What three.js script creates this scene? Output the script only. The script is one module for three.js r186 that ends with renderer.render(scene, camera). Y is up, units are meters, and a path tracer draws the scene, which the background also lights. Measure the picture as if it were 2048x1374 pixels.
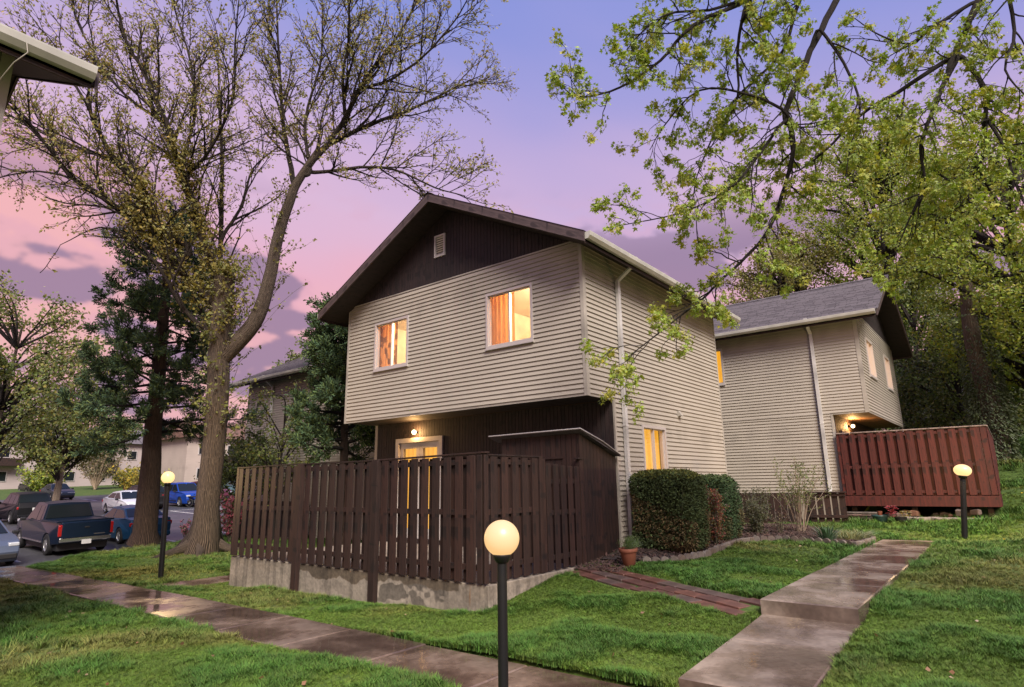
import * as THREE from 'three';
import { RoundedBoxGeometry } from 'three/addons/geometries/RoundedBoxGeometry.js';
import { mergeGeometries, toCreasedNormals } from 'three/addons/utils/BufferGeometryUtils.js';

// ---------------------------------------------------------------- camera, sky, sun, exposure
const scene = new THREE.Scene();
const camera = new THREE.PerspectiveCamera(58.84, 1024 / 687, 0.1, 1500);
{
  const yaw = 0.672359, pitch = 0.226885, roll = -0.01581;
  const V = (x, y, z) => new THREE.Vector3(x, y, z);
  const F0 = V(Math.cos(yaw), 0, -Math.sin(yaw)), U0 = V(0, 1, 0), R0 = F0.clone().cross(U0);
  const F = F0.clone().multiplyScalar(Math.cos(pitch)).addScaledVector(U0, Math.sin(pitch));
  const U1 = U0.clone().multiplyScalar(Math.cos(pitch)).addScaledVector(F0, -Math.sin(pitch));
  const R = R0.clone().multiplyScalar(Math.cos(roll)).addScaledVector(U1, Math.sin(roll));
  const U = U1.clone().multiplyScalar(Math.cos(roll)).addScaledVector(R0, -Math.sin(roll));
  camera.quaternion.setFromRotationMatrix(new THREE.Matrix4().makeBasis(R, U, F.negate()));
  camera.position.set(0, 0, 0);
}
const renderer = new THREE.WebGLRenderer({ antialias: true });
renderer.toneMapping = THREE.LinearToneMapping;
renderer.toneMappingExposure = 1.4;
renderer.shadowMap.enabled = true;

const sun = new THREE.DirectionalLight(new THREE.Color(1.0, 0.9, 0.8), 4.7);
sun.position.set(-31, 52, 44);
sun.shadow.radius = 48;              // light of the bright half of a dusk sky: very soft
sun.castShadow = true;
sun.shadow.mapSize.set(2048, 2048);
Object.assign(sun.shadow.camera, { left: -60, right: 60, top: 60, bottom: -60, near: 1, far: 220 });
scene.add(sun, sun.target);

// ---------------------------------------------------------------- random and noise
let seed = 7;
function rnd() { seed = (seed + 0x6D2B79F5) | 0; let t = Math.imul(seed ^ (seed >>> 15), 1 | seed); t = (t + Math.imul(t ^ (t >>> 7), 61 | t)) ^ t; return ((t ^ (t >>> 14)) >>> 0) / 4294967296; }
const rr = (a, b) => a + (b - a) * rnd();
const clamp = (v, a = 0, b = 1) => Math.min(b, Math.max(a, v));
const sm = (a, b, v) => { const t = clamp((v - a) / (b - a)); return t * t * (3 - 2 * t); };
const mix = (a, b, t) => a + (b - a) * t;
function hash(x, y, s = 0) { let h = Math.imul(x, 374761393) ^ Math.imul(y, 668265263) ^ Math.imul(s + 11, 2246822519); h = Math.imul(h ^ (h >>> 13), 1274126177); return ((h ^ (h >>> 16)) >>> 0) / 4294967296; }
function vnoise(x, y, per = 0, s = 0) {
  const xi = Math.floor(x), yi = Math.floor(y), fx = x - xi, fy = y - yi, u = fx * fx * (3 - 2 * fx), v = fy * fy * (3 - 2 * fy);
  const w = per ? (n) => ((n % per) + per) % per : (n) => n;
  const a = hash(w(xi), w(yi), s), b = hash(w(xi + 1), w(yi), s), c = hash(w(xi), w(yi + 1), s), d = hash(w(xi + 1), w(yi + 1), s);
  return mix(mix(a, b, u), mix(c, d, u), v);
}
function fbm(x, y, per = 0, oct = 4, s = 0) { let a = 0.5, t = 0, n = 0; for (let i = 0; i < oct; i++) { t += a * vnoise(x, y, per, s + i); n += a; x *= 2; y *= 2; per *= 2; a *= 0.5; } return t / n; }

// ---------------------------------------------------------------- the dusk sky
{
  const w = 2048, h = 1024, data = new Float32Array(w * h * 4);
  const lin = (c) => c.map((v) => Math.pow(v / 255, 2.2));
  // colour against elevation in degrees
  const stops = [[-90, [120, 100, 110]], [-3, [190, 145, 155]], [1, [228, 176, 174]], [6, [232, 178, 178]], [12, [236, 176, 182]], [18, [228, 174, 194]], [24, [214, 180, 210]], [30, [196, 172, 212]], [36, [168, 160, 214]], [43, [140, 148, 214]], [60, [112, 126, 204]], [90, [98, 112, 190]]].map(([e, c]) => [e, lin(c)]);
  const blue = lin([118, 140, 214]), cloudA = lin([146, 124, 154]), cloudB = lin([214, 162, 184]);
  for (let j = 0; j < h; j++) {
    const el = ((j + 0.5) / h - 0.5) * 180, ce = Math.cos(el * Math.PI / 180), se = Math.sin(el * Math.PI / 180);
    let k = 0; while (k < stops.length - 2 && el > stops[k + 1][0]) k++;
    for (let i = 0; i < w; i++) {
      const az = ((i + 0.5) / w - 0.5) * 2 * Math.PI, dx = Math.cos(az) * ce, dz = Math.sin(az) * ce;
      const wob = (fbm(dx * 2.2 + 9, dz * 2.2 + se * 5, 0, 4, 31) - 0.5) * 15;
      const warm = clamp(-dz * 0.95 - dx * 0.15 - 0.2); let e2 = el + (el > 2 ? (wob - 9 * warm) * sm(2, 14, el) : 0); e2 = Math.max(e2, Math.min(el, 3)); let kk = k; while (kk > 0 && e2 < stops[kk][0]) kk--; while (kk < stops.length - 2 && e2 > stops[kk + 1][0]) kk++;
      const t = clamp((e2 - stops[kk][0]) / (stops[kk + 1][0] - stops[kk][0])); let c = stops[kk][1].map((v, n) => mix(v, stops[kk + 1][1][n], t));
      const q = clamp(dx * 0.97 + dz * 0.25);           // clearer and bluer towards +x
      c = c.map((v, n) => mix(v, blue[n], 0.38 * q * sm(20, 38, e2)));
      if (el > 2) {                                       // low broken cloud banks
        const R = 1 / (0.16 + Math.max(0, se)), n = 0.8 * fbm(dx * R * 4.6 + 11.4, dz * R * 4.6 + 5.2, 0, 7, 78) + 0.2 * fbm(dx * R * 1.1, dz * R * 1.1, 0, 2, 80);
        const band = sm(2.5, 7, el) * (1 - sm(20, 28, el)), m = sm(0.492, 0.56, n) * band;
        const edge = sm(0.42, 0.475, n) * (1 - sm(0.485, 0.54, n)) * band;
        c = c.map((v, n2) => mix(mix(v, cloudB[n2], 0.4 * edge), cloudA[n2], 0.88 * m));
      }
      const o = (j * w + i) * 4; data[o] = c[0] * 0.76; data[o + 1] = c[1] * 0.76; data[o + 2] = c[2] * 0.76; data[o + 3] = 1;
    }
  }
  const sky = new THREE.DataTexture(data, w, h, THREE.RGBAFormat, THREE.FloatType);
  sky.mapping = THREE.EquirectangularReflectionMapping; sky.magFilter = sky.minFilter = THREE.LinearFilter; sky.wrapS = THREE.RepeatWrapping; sky.needsUpdate = true;
  scene.background = sky; scene.environment = sky;
}

// ---------------------------------------------------------------- helpers
const V3 = (x, y, z) => new THREE.Vector3(x, y, z);
const taken = {};
function numbered(n) { const k = taken[n] = (taken[n] ?? -1) + 1; return k ? n + '_' + String(k).padStart(3, '0') : n; }
function thing(name, label, category, pos = [0, 0, 0], turn = 0, group) {
  const o = new THREE.Group(); o.name = numbered(name); scene.add(o); o.position.set(...pos); o.rotation.y = turn;
  o.userData = { label, category }; if (group) o.userData.group = group; return o;
}
function shade(m) { m.castShadow = true; m.receiveShadow = true; return m; }
function part(parent, name, geo, mat, stuff) { const m = shade(new THREE.Mesh(geo, mat)); m.name = name; parent.add(m); if (stuff) m.userData.kind = 'stuff'; return m; }
// a part given in world metres under an unturned thing or under a part of it
function wpart(parent, name, geo, mat, stuff) { const b = V3(0, 0, 0); let p = parent; while (p && p !== scene) { b.add(p.position); p = p.parent; } geo.translate(-b.x, -b.y, -b.z); return part(parent, name, geo, mat, stuff); }
function structure(name, geo, mat, label, category) { const m = shade(geo ? new THREE.Mesh(geo, mat) : new THREE.Group()); m.name = numbered(name); m.userData = { kind: 'structure', label, category }; scene.add(m); return m; }
function box(w, h, d, x = 0, y = 0, z = 0) { const g = new THREE.BoxGeometry(w, h, d); g.translate(x, y, z); return metre(g); }
function box2(x0, x1, y0, y1, z0, z1) { return box(Math.abs(x1 - x0), Math.abs(y1 - y0), Math.abs(z1 - z0), (x0 + x1) / 2, (y0 + y1) / 2, (z0 + z1) / 2); }
function rbox(w, h, d, r, x = 0, y = 0, z = 0, s = 1) { const g = new RoundedBoxGeometry(w, h, d, s, r); g.translate(x, y, z); return metre(g); }
// uv in metres by the way a face points
function metre(g) {
  const p = g.attributes.position, n = g.attributes.normal, uv = new Float32Array(p.count * 2);
  for (let i = 0; i < p.count; i++) {
    const ax = Math.abs(n.getX(i)), ay = Math.abs(n.getY(i)), az = Math.abs(n.getZ(i));
    uv[2 * i] = ay >= ax && ay >= az ? p.getX(i) : ax >= az ? p.getZ(i) : p.getX(i);
    uv[2 * i + 1] = ay >= ax && ay >= az ? p.getZ(i) : p.getY(i);
  }
  g.setAttribute('uv', new THREE.BufferAttribute(uv, 2)); return g;
}
function join(list) { return mergeGeometries(list.map((g) => { const q = g.index ? g.toNonIndexed() : g; for (const k of Object.keys(q.attributes)) if (!['position', 'normal', 'uv'].includes(k)) q.deleteAttribute(k); return q; })); }
// loose faces
class Soup {
  constructor() { this.p = []; this.n = []; this.c = []; this.u = []; }
  tri(a, b, c, col, uv) {
    const ux = b[0] - a[0], uy = b[1] - a[1], uz = b[2] - a[2], vx = c[0] - a[0], vy = c[1] - a[1], vz = c[2] - a[2];
    let nx = uy * vz - uz * vy, ny = uz * vx - ux * vz, nz = ux * vy - uy * vx; const l = Math.hypot(nx, ny, nz) || 1; nx /= l; ny /= l; nz /= l;
    this.p.push(...a, ...b, ...c); this.n.push(nx, ny, nz, nx, ny, nz, nx, ny, nz);
    if (col) this.c.push(...col, ...col, ...col);
    if (uv) this.u.push(...uv[0], ...uv[1], ...uv[2]);
  }
  quad(a, b, c, d, col, uv) { this.tri(a, b, c, col, uv && [uv[0], uv[1], uv[2]]); this.tri(a, c, d, col, uv && [uv[0], uv[2], uv[3]]); }
  geo() {
    const g = new THREE.BufferGeometry(); g.setAttribute('position', new THREE.BufferAttribute(new Float32Array(this.p), 3)); g.setAttribute('normal', new THREE.BufferAttribute(new Float32Array(this.n), 3));
    if (this.c.length) g.setAttribute('color', new THREE.BufferAttribute(new Float32Array(this.c), 3));
    if (this.u.length) g.setAttribute('uv', new THREE.BufferAttribute(new Float32Array(this.u), 2));
    return g;
  }
  // round tapered limb through points [x,y,z] with a radius at each
  tube(pts, rad, sides = 6) {
    let prev = null; const rings = []; let len = 0;
    for (let i = 0; i < pts.length; i++) {
      const a = pts[Math.max(0, i - 1)], b = pts[Math.min(pts.length - 1, i + 1)]; let d = [b[0] - a[0], b[1] - a[1], b[2] - a[2]]; const l = Math.hypot(...d) || 1; d = d.map((v) => v / l);
      let s = prev ?? (Math.abs(d[1]) > 0.9 ? [1, 0, 0] : [0, 1, 0]); const k = s[0] * d[0] + s[1] * d[1] + s[2] * d[2]; s = s.map((v, n) => v - k * d[n]); const sl = Math.hypot(...s) || 1; s = s.map((v) => v / sl); prev = s;
      const t = [d[1] * s[2] - d[2] * s[1], d[2] * s[0] - d[0] * s[2], d[0] * s[1] - d[1] * s[0]]; if (i) len += Math.hypot(pts[i][0] - pts[i - 1][0], pts[i][1] - pts[i - 1][1], pts[i][2] - pts[i - 1][2]);
      const ring = []; for (let j = 0; j <= sides; j++) { const an = j / sides * 2 * Math.PI, ca = Math.cos(an), sa = Math.sin(an), r = typeof rad[i] === 'function' ? rad[i](an) : rad[i]; const n = [s[0] * ca + t[0] * sa, s[1] * ca + t[1] * sa, s[2] * ca + t[2] * sa]; ring.push({ p: [pts[i][0] + n[0] * r, pts[i][1] + n[1] * r, pts[i][2] + n[2] * r], n, u: [j / sides * Math.round(Math.max(1, 6.28 * 0.3 / 0.3)), len] }); }
      rings.push(ring);
    }
    for (let i = 0; i + 1 < rings.length; i++) for (let j = 0; j < sides; j++) {
      const q = [rings[i][j], rings[i][j + 1], rings[i + 1][j + 1], rings[i + 1][j]];
      for (const k of [0, 1, 2, 0, 2, 3]) { this.p.push(...q[k].p); this.n.push(...q[k].n); this.u.push(...q[k].u); }
    }
  }
}
// ---------------------------------------------------------------- textures and materials
function tex(n, fn, { srgb = true, rep = 1, m = n } = {}) {
  const d = new Uint8Array(n * m * 4);
  for (let j = 0; j < m; j++) for (let i = 0; i < n; i++) { const c = fn(i / n, j / m), o = (j * n + i) * 4; for (let k = 0; k < 3; k++) d[o + k] = clamp(c.length ? c[k] : c) * 255; d[o + 3] = 255; }
  const t = new THREE.DataTexture(d, n, m); t.wrapS = t.wrapT = THREE.RepeatWrapping; t.magFilter = THREE.LinearFilter; t.minFilter = THREE.LinearMipmapLinearFilter; t.generateMipmaps = true;
  if (srgb) t.colorSpace = THREE.SRGBColorSpace; t.repeat.set(rep, rep); t.needsUpdate = true; return t;
}
const std = (o) => new THREE.MeshStandardMaterial({ roughness: 0.8, ...o });
const rgb = (r, g, b) => new THREE.Color().setRGB(r, g, b);
const M = {};
// painted / stained boards: grain along v
const grain = tex(256, (u, v) => { const g = fbm(u * 24, v * 3, 24 , 3, 5), f = fbm(u * 90, v * 6, 90, 2, 8); const kn = sm(0.8, 0.9, vnoise(u * 7, v * 5, 0, 77)), k = (0.66 + 0.5 * g + 0.22 * (f - 0.5)) * (1 - 0.35 * kn); return [k, k, k]; }, { rep: 1 });
const grainB = tex(256, (u, v) => { const k = fbm(u * 40, v * 4, 40, 3, 15); return [k, k, k]; }, { srgb: false });
const blot = tex(256, (u, v) => { const k = 0.86 + 0.28 * (fbm(u * 5, v * 5, 5, 5, 3) - 0.5); return [k, k, k]; }, { rep: 0.5 });
const woodBrown = [[0.031, 0.0124, 0.008], [0.0245, 0.0102, 0.0068], [0.038, 0.0152, 0.0098], [0.028, 0.0118, 0.008], [0.042, 0.0176, 0.0118]].map((c) => std({ color: rgb(...c), map: grain, bumpMap: grainB, bumpScale: 0.0025, roughness: 0.72 }));
const plankBrown = [[0.022, 0.0125, 0.0125], [0.019, 0.0112, 0.0115], [0.0255, 0.0142, 0.0138]].map((c) => std({ color: rgb(...c), map: grain, bumpMap: grainB, bumpScale: 0.002, roughness: 0.75 }));
const woodRed = [[0.085, 0.0128, 0.0078], [0.076, 0.0112, 0.0068], [0.095, 0.0145, 0.0088]].map((c) => std({ color: rgb(...c), map: grain, bumpMap: grainB, bumpScale: 0.0025, roughness: 0.65 }));
M.core = plankBrown[0]; M.sheathing = std({ color: rgb(0.3, 0.26, 0.21), roughness: 0.9 });
const sidTex = tex(512, (u, v) => { const k = 0.93 + 0.07 * (fbm(u * 3, v * 3, 3, 4, 21) - 0.5) + 0.03 * (fbm(u * 6, v * 60, 6, 2, 22) - 0.5) - 0.05 * sm(0.6, 0.8, fbm(u * 5, v * 4, 5, 4, 27)); return [k, k, k * 0.99]; }, { rep: 0.3 });
const siding = [[0.43, 0.387, 0.328], [0.424, 0.381, 0.322], [0.437, 0.393, 0.334]].map((c) => std({ color: rgb(...c), map: sidTex, roughness: 0.55 }));
M.trim = std({ color: rgb(0.46, 0.42, 0.36), roughness: 0.5, map: blot });
M.alu = std({ color: rgb(0.5, 0.46, 0.44), roughness: 0.42, metalness: 0.25 });
M.white = std({ color: rgb(0.62, 0.58, 0.56), roughness: 0.45, map: blot });
M.gutter = std({ color: rgb(0.58, 0.57, 0.51), roughness: 0.4, map: blot });
M.pipe = std({ color: rgb(0.64, 0.62, 0.6), roughness: 0.4, map: blot });
M.glass = new THREE.MeshPhysicalMaterial({ color: 0xffffff, transmission: 1, thickness: 0, roughness: 0.03, ior: 1.5 });
M.iron = std({ color: rgb(0.008, 0.008, 0.009), roughness: 0.42 });
const shingle = [0, 1, 2].map((k) => std({ color: rgb(0.115 + 0.012 * k, 0.1 + 0.012 * k, 0.108 + 0.012 * k), roughness: 0.92, map: tex(256, (u, v) => { const tab = Math.floor(u * 9), e = Math.abs((u * 9) % 1 - 0.5) > 0.47 ? 0.6 : 1; const b = (0.8 + 0.34 * hash(tab, k + 3, 4)) * e * (0.85 + 0.3 * fbm(u * 60, v * 60, 60, 2, 2)); return [b, b, b]; }, { rep: 0.33 }) }));
const concTex = tex(512, (u, v) => { const a = fbm(u * 5, v * 5, 5, 6, 41), b = fbm(u * 60, v * 60, 60, 2, 43); const k = 0.62 + 0.5 * a + 0.16 * (b - 0.5); return [k, k * 0.985, k * 0.96]; }, { rep: 0.4 });
const concBump = tex(256, (u, v) => fbm(u * 40, v * 40, 40, 3, 44) * 0.6 + 0.4 * fbm(u * 8, v * 8, 8, 3, 45), { srgb: false, rep: 0.6 });
// wet walk: darker where water stands, mirror-smooth in the puddles
const wet = (u, v) => sm(0.3, 0.72, fbm(u * 5, v * 5, 5, 5, 51) * 0.8 + 0.2 * fbm(u * 22, v * 22, 22, 3, 52));
const walkTex = tex(512, (u, v) => { const w = wet(u, v), a = 0.8 + 0.36 * (fbm(u * 8, v * 8, 8, 5, 53) - 0.5) + 0.16 * (fbm(u * 90, v * 90, 90, 2, 54) - 0.5), k = a * mix(1, 0.66, w); return [k, k * mix(0.97, 0.93, w), k * mix(0.95, 0.9, w)]; }, { rep: 0.3 });
const walkRough = tex(512, (u, v) => { const w = wet(u, v); const k = mix(0.4, 0.07, w) + 0.12 * (fbm(u * 30, v * 30, 30, 3, 55) - 0.5); return [k, k, k]; }, { srgb: false, rep: 0.3 });
M.walk = std({ color: rgb(0.31, 0.25, 0.205), map: walkTex, roughnessMap: walkRough, roughness: 1, bumpMap: concBump, bumpScale: 0.0012 });
M.path = std({ color: rgb(0.41, 0.36, 0.305), map: walkTex, roughnessMap: walkRough, roughness: 1.05, bumpMap: concBump, bumpScale: 0.002 });
// ---------------------------------------------------------------- terrain
const CP = [[-8, 8, -1.55], [0, 0, -1.74], [3, 2, -1.6], [6, 3, -1.45], [2, -6, -1.86], [2, -12, -1.95], [2, -20, -2.05], [3.6, -3.4, -1.8], [5, -3, -1.9], [5, -8, -1.92], [5, -14, -1.98], [5, -20, -2.06], [5.2, -22.5, -2.12],
  [5.95, -4, -1.84], [5.95, -6, -1.87], [6, -9, -1.93], [6.5, -6, -1.9], [7, -7, -1.93], [7, -9, -1.98], [7, -11, -2.0], [7, -13.8, -2.09], [6.5, -10, -2.0], [8.5, -15.2, -2.08], [6.8, -16.5, -2.08], [7.2, -19, -2.02], [9.4, -19.9, -1.92], [12, -18, -1.9], [9.9, -25.3, -1.98], [8, -23.4, -1.98], [13, -22, -1.9], [11.5, -24.5, -1.95], [16, -24, -1.9], [14, -16, -1.9],
  [7.2, -5.9, -1.86], [8.1, -6.1, -1.64], [9.2, -6.2, -1.52], [10.2, -6, -1.42], [11.4, -6.2, -1.3], [13, -6, -1.27], [16, -6, -1.27], [18, -5, -1.3], [14, -4.2, -1.34], [12, -4, -1.38], [10.4, -4.4, -1.42], [10, -3.6, -1.45], [8.5, -4, -1.55], [7, -4.6, -1.74], [6.4, -3.4, -1.78],
  [6, -2.1, -1.76], [8, -2.1, -1.6], [9, -2.1, -1.46], [13, -2.1, -1.46], [17, -2.1, -1.44], [18.1, -1.1, -1.42], [12, 0, -1.42], [8, 0, -1.5], [6, 0, -1.6], [12, 3, -1.2], [18, 2, -0.95], [21.4, -3.2, -1.3], [21.2, -1, -1.2], [21.5, 0.3, -1.05], [25, 0.4, -0.35], [25, 4, 0.1], [29, 0.3, 0.5], [30, 6, 1.2], [36, 1, 1.5], [20, 8, -0.2], [24, -3, -1.2], [30, -3, -0.2], [36, -6, 0.8], [48, 4, 3.2], [20.5, -5.5, -1.32]];
const lotY = (x, z) => -2.33 + 0.043 * (0.782 * x - 0.623 * z - 23.1);
const LE = [[-40, -22.4], [4.4, -22.6], [5.6, -23.2], [7, -24.3], [10.4, -26.4], [14, -27.4], [22, -28.6], [60, -31]];
function zEdge(x) { if (x <= LE[0][0]) return LE[0][1]; for (let i = 0; i + 1 < LE.length; i++) if (x <= LE[i + 1][0]) return mix(LE[i][1], LE[i + 1][1], (x - LE[i][0]) / (LE[i + 1][0] - LE[i][0])); return LE.at(-1)[1]; }
function rawY(x, z) { let s = 0, w = 0; for (const [a, b, y] of CP) { const d = (x - a) ** 2 + (z - b) ** 2 + 0.35, k = 1 / (d * Math.sqrt(d)); s += y * k; w += k; } return s / w; }
const walkY = (z) => z > -8 ? -1.87 : z > -14 ? mix(-1.93, -1.87, (z + 14) / 6) : mix(-2.08, -1.93, (z + 23) / 9);
const pathY = (x) => x < 8.06 ? mix(-1.72, -1.575, (x - 5.6) / 2.46) : -1.4;
const inWalk = (x, z, m = 0) => x > 4.46 - m && x < 5.58 + m && z < 6 && z > -22.9;
const inPath = (x, z, m = 0) => z > -2.62 - m && z < -1.56 + m && x > 5.58 && x < 17.3 + m;
const inBranch = (x, z, m = 0) => x > 5.5 && x < 9.6 + m && z < -14.25 + m && z > -15.2 - m;
const brickZ0 = (x) => mix(-3.0, -6.0, (x - 8.0) / 1.9), inBrick = (x, z, m = 0) => { const t = brickT(x, z); return t[0] > 0 && t[0] < 1 && Math.abs(t[1]) < 0.42 + m; };
const BR0 = [8.25, -2.7], BR1 = [9.75, -6.2];
function brickT(x, z) { const dx = BR1[0] - BR0[0], dz = BR1[1] - BR0[1], l2 = dx * dx + dz * dz, t = ((x - BR0[0]) * dx + (z - BR0[1]) * dz) / l2; return [t, ((x - BR0[0]) * dz - (z - BR0[1]) * dx) / Math.sqrt(l2)]; }
// mulch bed between the house and the edging
const BED = [[10.5, -5.35], [10.9, -4.95], [11.6, -4.72], [12.6, -4.78], [13.6, -4.85], [14.6, -4.75], [15.0, -4.25], [15.0, -3.7], [14.9, -3.2], [14.75, -2.75], [15.5, -2.7], [16.6, -2.7], [17.0, -3.0], [18.4, -4.4], [19.4, -5.2], [19.4, -6.3], [10.4, -6.3]];
function inPoly(P, x, z) { let c = false; for (let i = 0, j = P.length - 1; i < P.length; j = i++) if ((P[i][1] > z) !== (P[j][1] > z) && x < (P[j][0] - P[i][0]) * (z - P[i][1]) / (P[j][1] - P[i][1]) + P[i][0]) c = !c; return c; }
const inA = (x, z, m = 0) => x > 10.4 - m && x < 17.9 && z < -6.36 + m && z > -14.4;
const inYard = (x, z) => x > 7.15 && x < 11 && z < -6.3 && z > -13.95;
const inB = (x, z) => x > 21.9 && x < 30.2 && z < -4.2 && z > -13;
function groundY(x, z) {
  const e = z - zEdge(x); let y;
  if (e < 0) y = lotY(x, z) - 0.14; else { y = rawY(x, z); if (e < 1.1) y = mix(lotY(x, z) - 0.14, y, sm(0, 1.1, e)); }
  if (z < -78 + 0.1 * x) y += sm(-78 + 0.1 * x, -84 + 0.1 * x, z) * 0.5;
  if (x > 40 || z > 25) y = mix(y, 2.5, sm(40, 90, Math.max(x, z + 15)));
  if (inWalk(x, z, 0.02)) return walkY(z) - 0.07; if (inPath(x, z, 0.02)) return (x > 7.6 && x < 8.7 ? -1.72 : pathY(x)) - 0.07; if (inBranch(x, z, 0.02)) return -2.13;
  return y;
}
{
  // grid lines: fine where the lawn is near, coarse to the horizon
  const lines = (a, b, step, far) => { const l = []; for (let v = a; v <= b + 1e-6; v += step) l.push(v); let s = step, v = a; const lo = []; while (v > -far) { s *= 1.25; v -= s; lo.unshift(v); } s = step; v = b; while (v < far) { s *= 1.25; v += s; l.push(v); } return lo.concat(l); };
  const xs = lines(-1, 24, 0.14, 600), zs = lines(-25, 3, 0.14, 600), nx = xs.length, nz = zs.length, pos = new Float32Array(nx * nz * 3), uv = new Float32Array(nx * nz * 2), idx = [];
  for (let j = 0; j < nz; j++) for (let i = 0; i < nx; i++) { const x = xs[i], z = zs[j], o = j * nx + i; pos.set([x, groundY(x, z) + (x > -1 && x < 24 && z > -25 && z < 3 && !inWalk(x, z, 0.1) && !inPath(x, z, 0.1) ? 0.035 * (fbm(x * 1.3, z * 1.3, 0, 3, 61) - 0.5) : 0), z], o * 3); uv.set([x, z], o * 2); }
  for (let j = 0; j + 1 < nz; j++) for (let i = 0; i + 1 < nx; i++) { const a = j * nx + i; idx.push(a, a + nx, a + 1, a + 1, a + nx, a + nx + 1); }
  const g = new THREE.BufferGeometry(); g.setAttribute('position', new THREE.BufferAttribute(pos, 3)); g.setAttribute('uv', new THREE.BufferAttribute(uv, 2)); g.setIndex(idx); g.computeVertexNormals();
  const soil = tex(512, (u, v) => { const a = fbm(u * 6, v * 6, 6, 5, 71), b = fbm(u * 70, v * 70, 70, 2, 72), t = sm(0.5, 0.75, a); return [mix(0.24, 0.32, t) + 0.16 * (b - 0.5), mix(0.33, 0.35, t) + 0.16 * (b - 0.5), mix(0.1, 0.15, t) + 0.1 * (b - 0.5)]; }, { rep: 0.25 });
  structure('lawn_ground', g, std({ map: soil, roughness: 1, bumpMap: concBump, bumpScale: 0.01 }), 'green lawn ground sloping gently around the houses', 'lawn');
}
// ---------------------------------------------------------------- concrete walks, each slab its own piece
function slab(parent, corners, th, mat) {          // corners: four [x, y, z] of the top, counter-clockwise from above
  const cx = corners.reduce((s, c) => s + c[0], 0) / 4, cz = corners.reduce((s, c) => s + c[2], 0) / 4, s = new Soup(), e = 0.02;
  const inn = corners.map(([x, y, z]) => { const l = Math.hypot(cx - x, cz - z); return [x + (cx - x) / l * e, y, z + (cz - z) / l * e]; }), mid = corners.map(([x, y, z]) => [x, y - 0.012, z]), low = corners.map(([x, y, z]) => [x, y - th, z]);
  const U = (p) => [p[0], p[2]], W = (p) => [p[0] + p[2], p[1]];
  s.quad(...inn, null, inn.map(U));
  for (let i = 0; i < 4; i++) { const j = (i + 1) % 4; s.quad(inn[i], mid[i], mid[j], inn[j], null, [inn[i], mid[i], mid[j], inn[j]].map(U)); s.quad(mid[i], low[i], low[j], mid[j], null, [mid[i], low[i], low[j], mid[j]].map(W)); }
  return part(parent, 'slab', s.geo(), mat);
}
{
  const w = structure('sidewalk', null, null, 'wet brown concrete sidewalk running along the patio fence to the parking lot', 'sidewalk');
  let z = 3; while (z > -22.8) { const l = Math.min(rr(1.42, 1.56), z + 22.9), z1 = z - l + 0.012, a = walkY(z) + rr(-0.008, 0.008), b = walkY(z1) + rr(-0.008, 0.008); slab(w, [[4.46, a, z], [5.58, a, z], [5.58, b, z1], [4.46, b, z1]].map((c) => [c[0] + rr(-0.012, 0.012), c[1], c[2]]), 0.12, M.walk); z -= l; }
  for (let x = 5.6; x < 9.5; x += 1.34) slab(w, [[x, -2.05, -14.25], [x + 1.32, -2.04, -14.25], [x + 1.32, -2.04, -15.2], [x, -2.05, -15.2]], 0.12, M.walk);
  const p = structure('garden_path', null, null, 'stepped concrete path climbing from the sidewalk past the lawn', 'path');
  const q = (x0, x1, y0, y1, th) => slab(p, [[x0, y0, -1.56], [x1, y1, -1.56], [x1, y1, -2.62], [x0, y0, -2.62]], th, M.path);
  q(5.62, 6.98, -1.715, -1.645, 0.22); q(6.99, 8.12, -1.645, -1.575, 0.22);
  q(8.06, 9.72, -1.405, -1.4, 0.24); for (let x = 9.73; x < 17; x += 1.27) q(x, x + 1.26, -1.4 + rr(-0.006, 0.006), -1.4 + rr(-0.006, 0.006), 0.16);
}
// ---------------------------------------------------------------- brick path
{
  const b = structure('brick_path', null, null, 'reddish paver path from the garden path to the patio gate', 'path');
  const mats = [[0.2, 0.095, 0.075], [0.165, 0.085, 0.075], [0.23, 0.11, 0.085], [0.17, 0.12, 0.11]].map((c) => std({ color: rgb(...c), map: concTex, roughness: 0.42, bumpMap: concBump, bumpScale: 0.004 }));
  const dx = BR1[0] - BR0[0], dz = BR1[1] - BR0[1], L = Math.hypot(dx, dz), ux = dx / L, uz = dz / L, wx = -uz, wz = ux;
  for (let row = 0; row < 3; row++) { let t = row % 2 ? 0.2 : 0.02; while (t < L - 0.3) { const l = rr(0.38, 0.44), c = t + l / 2, o = (row - 1) * 0.262 + rr(-0.012, 0.012), x = BR0[0] + ux * c + wx * o, z = BR0[1] + uz * c + wz * o;
    const m = part(b, 'paver', rbox(l - 0.014, 0.07, 0.25, 0.01), mats[(rnd() * 4) | 0]); m.position.set(x, rawY(x, z) - 0.018 + rr(-0.003, 0.003), z); m.rotation.set(rr(-0.01, 0.01), Math.atan2(-uz, ux) + rr(-0.015, 0.015), rr(-0.012, 0.012) + 0.04); t += l; } }
}
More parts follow.
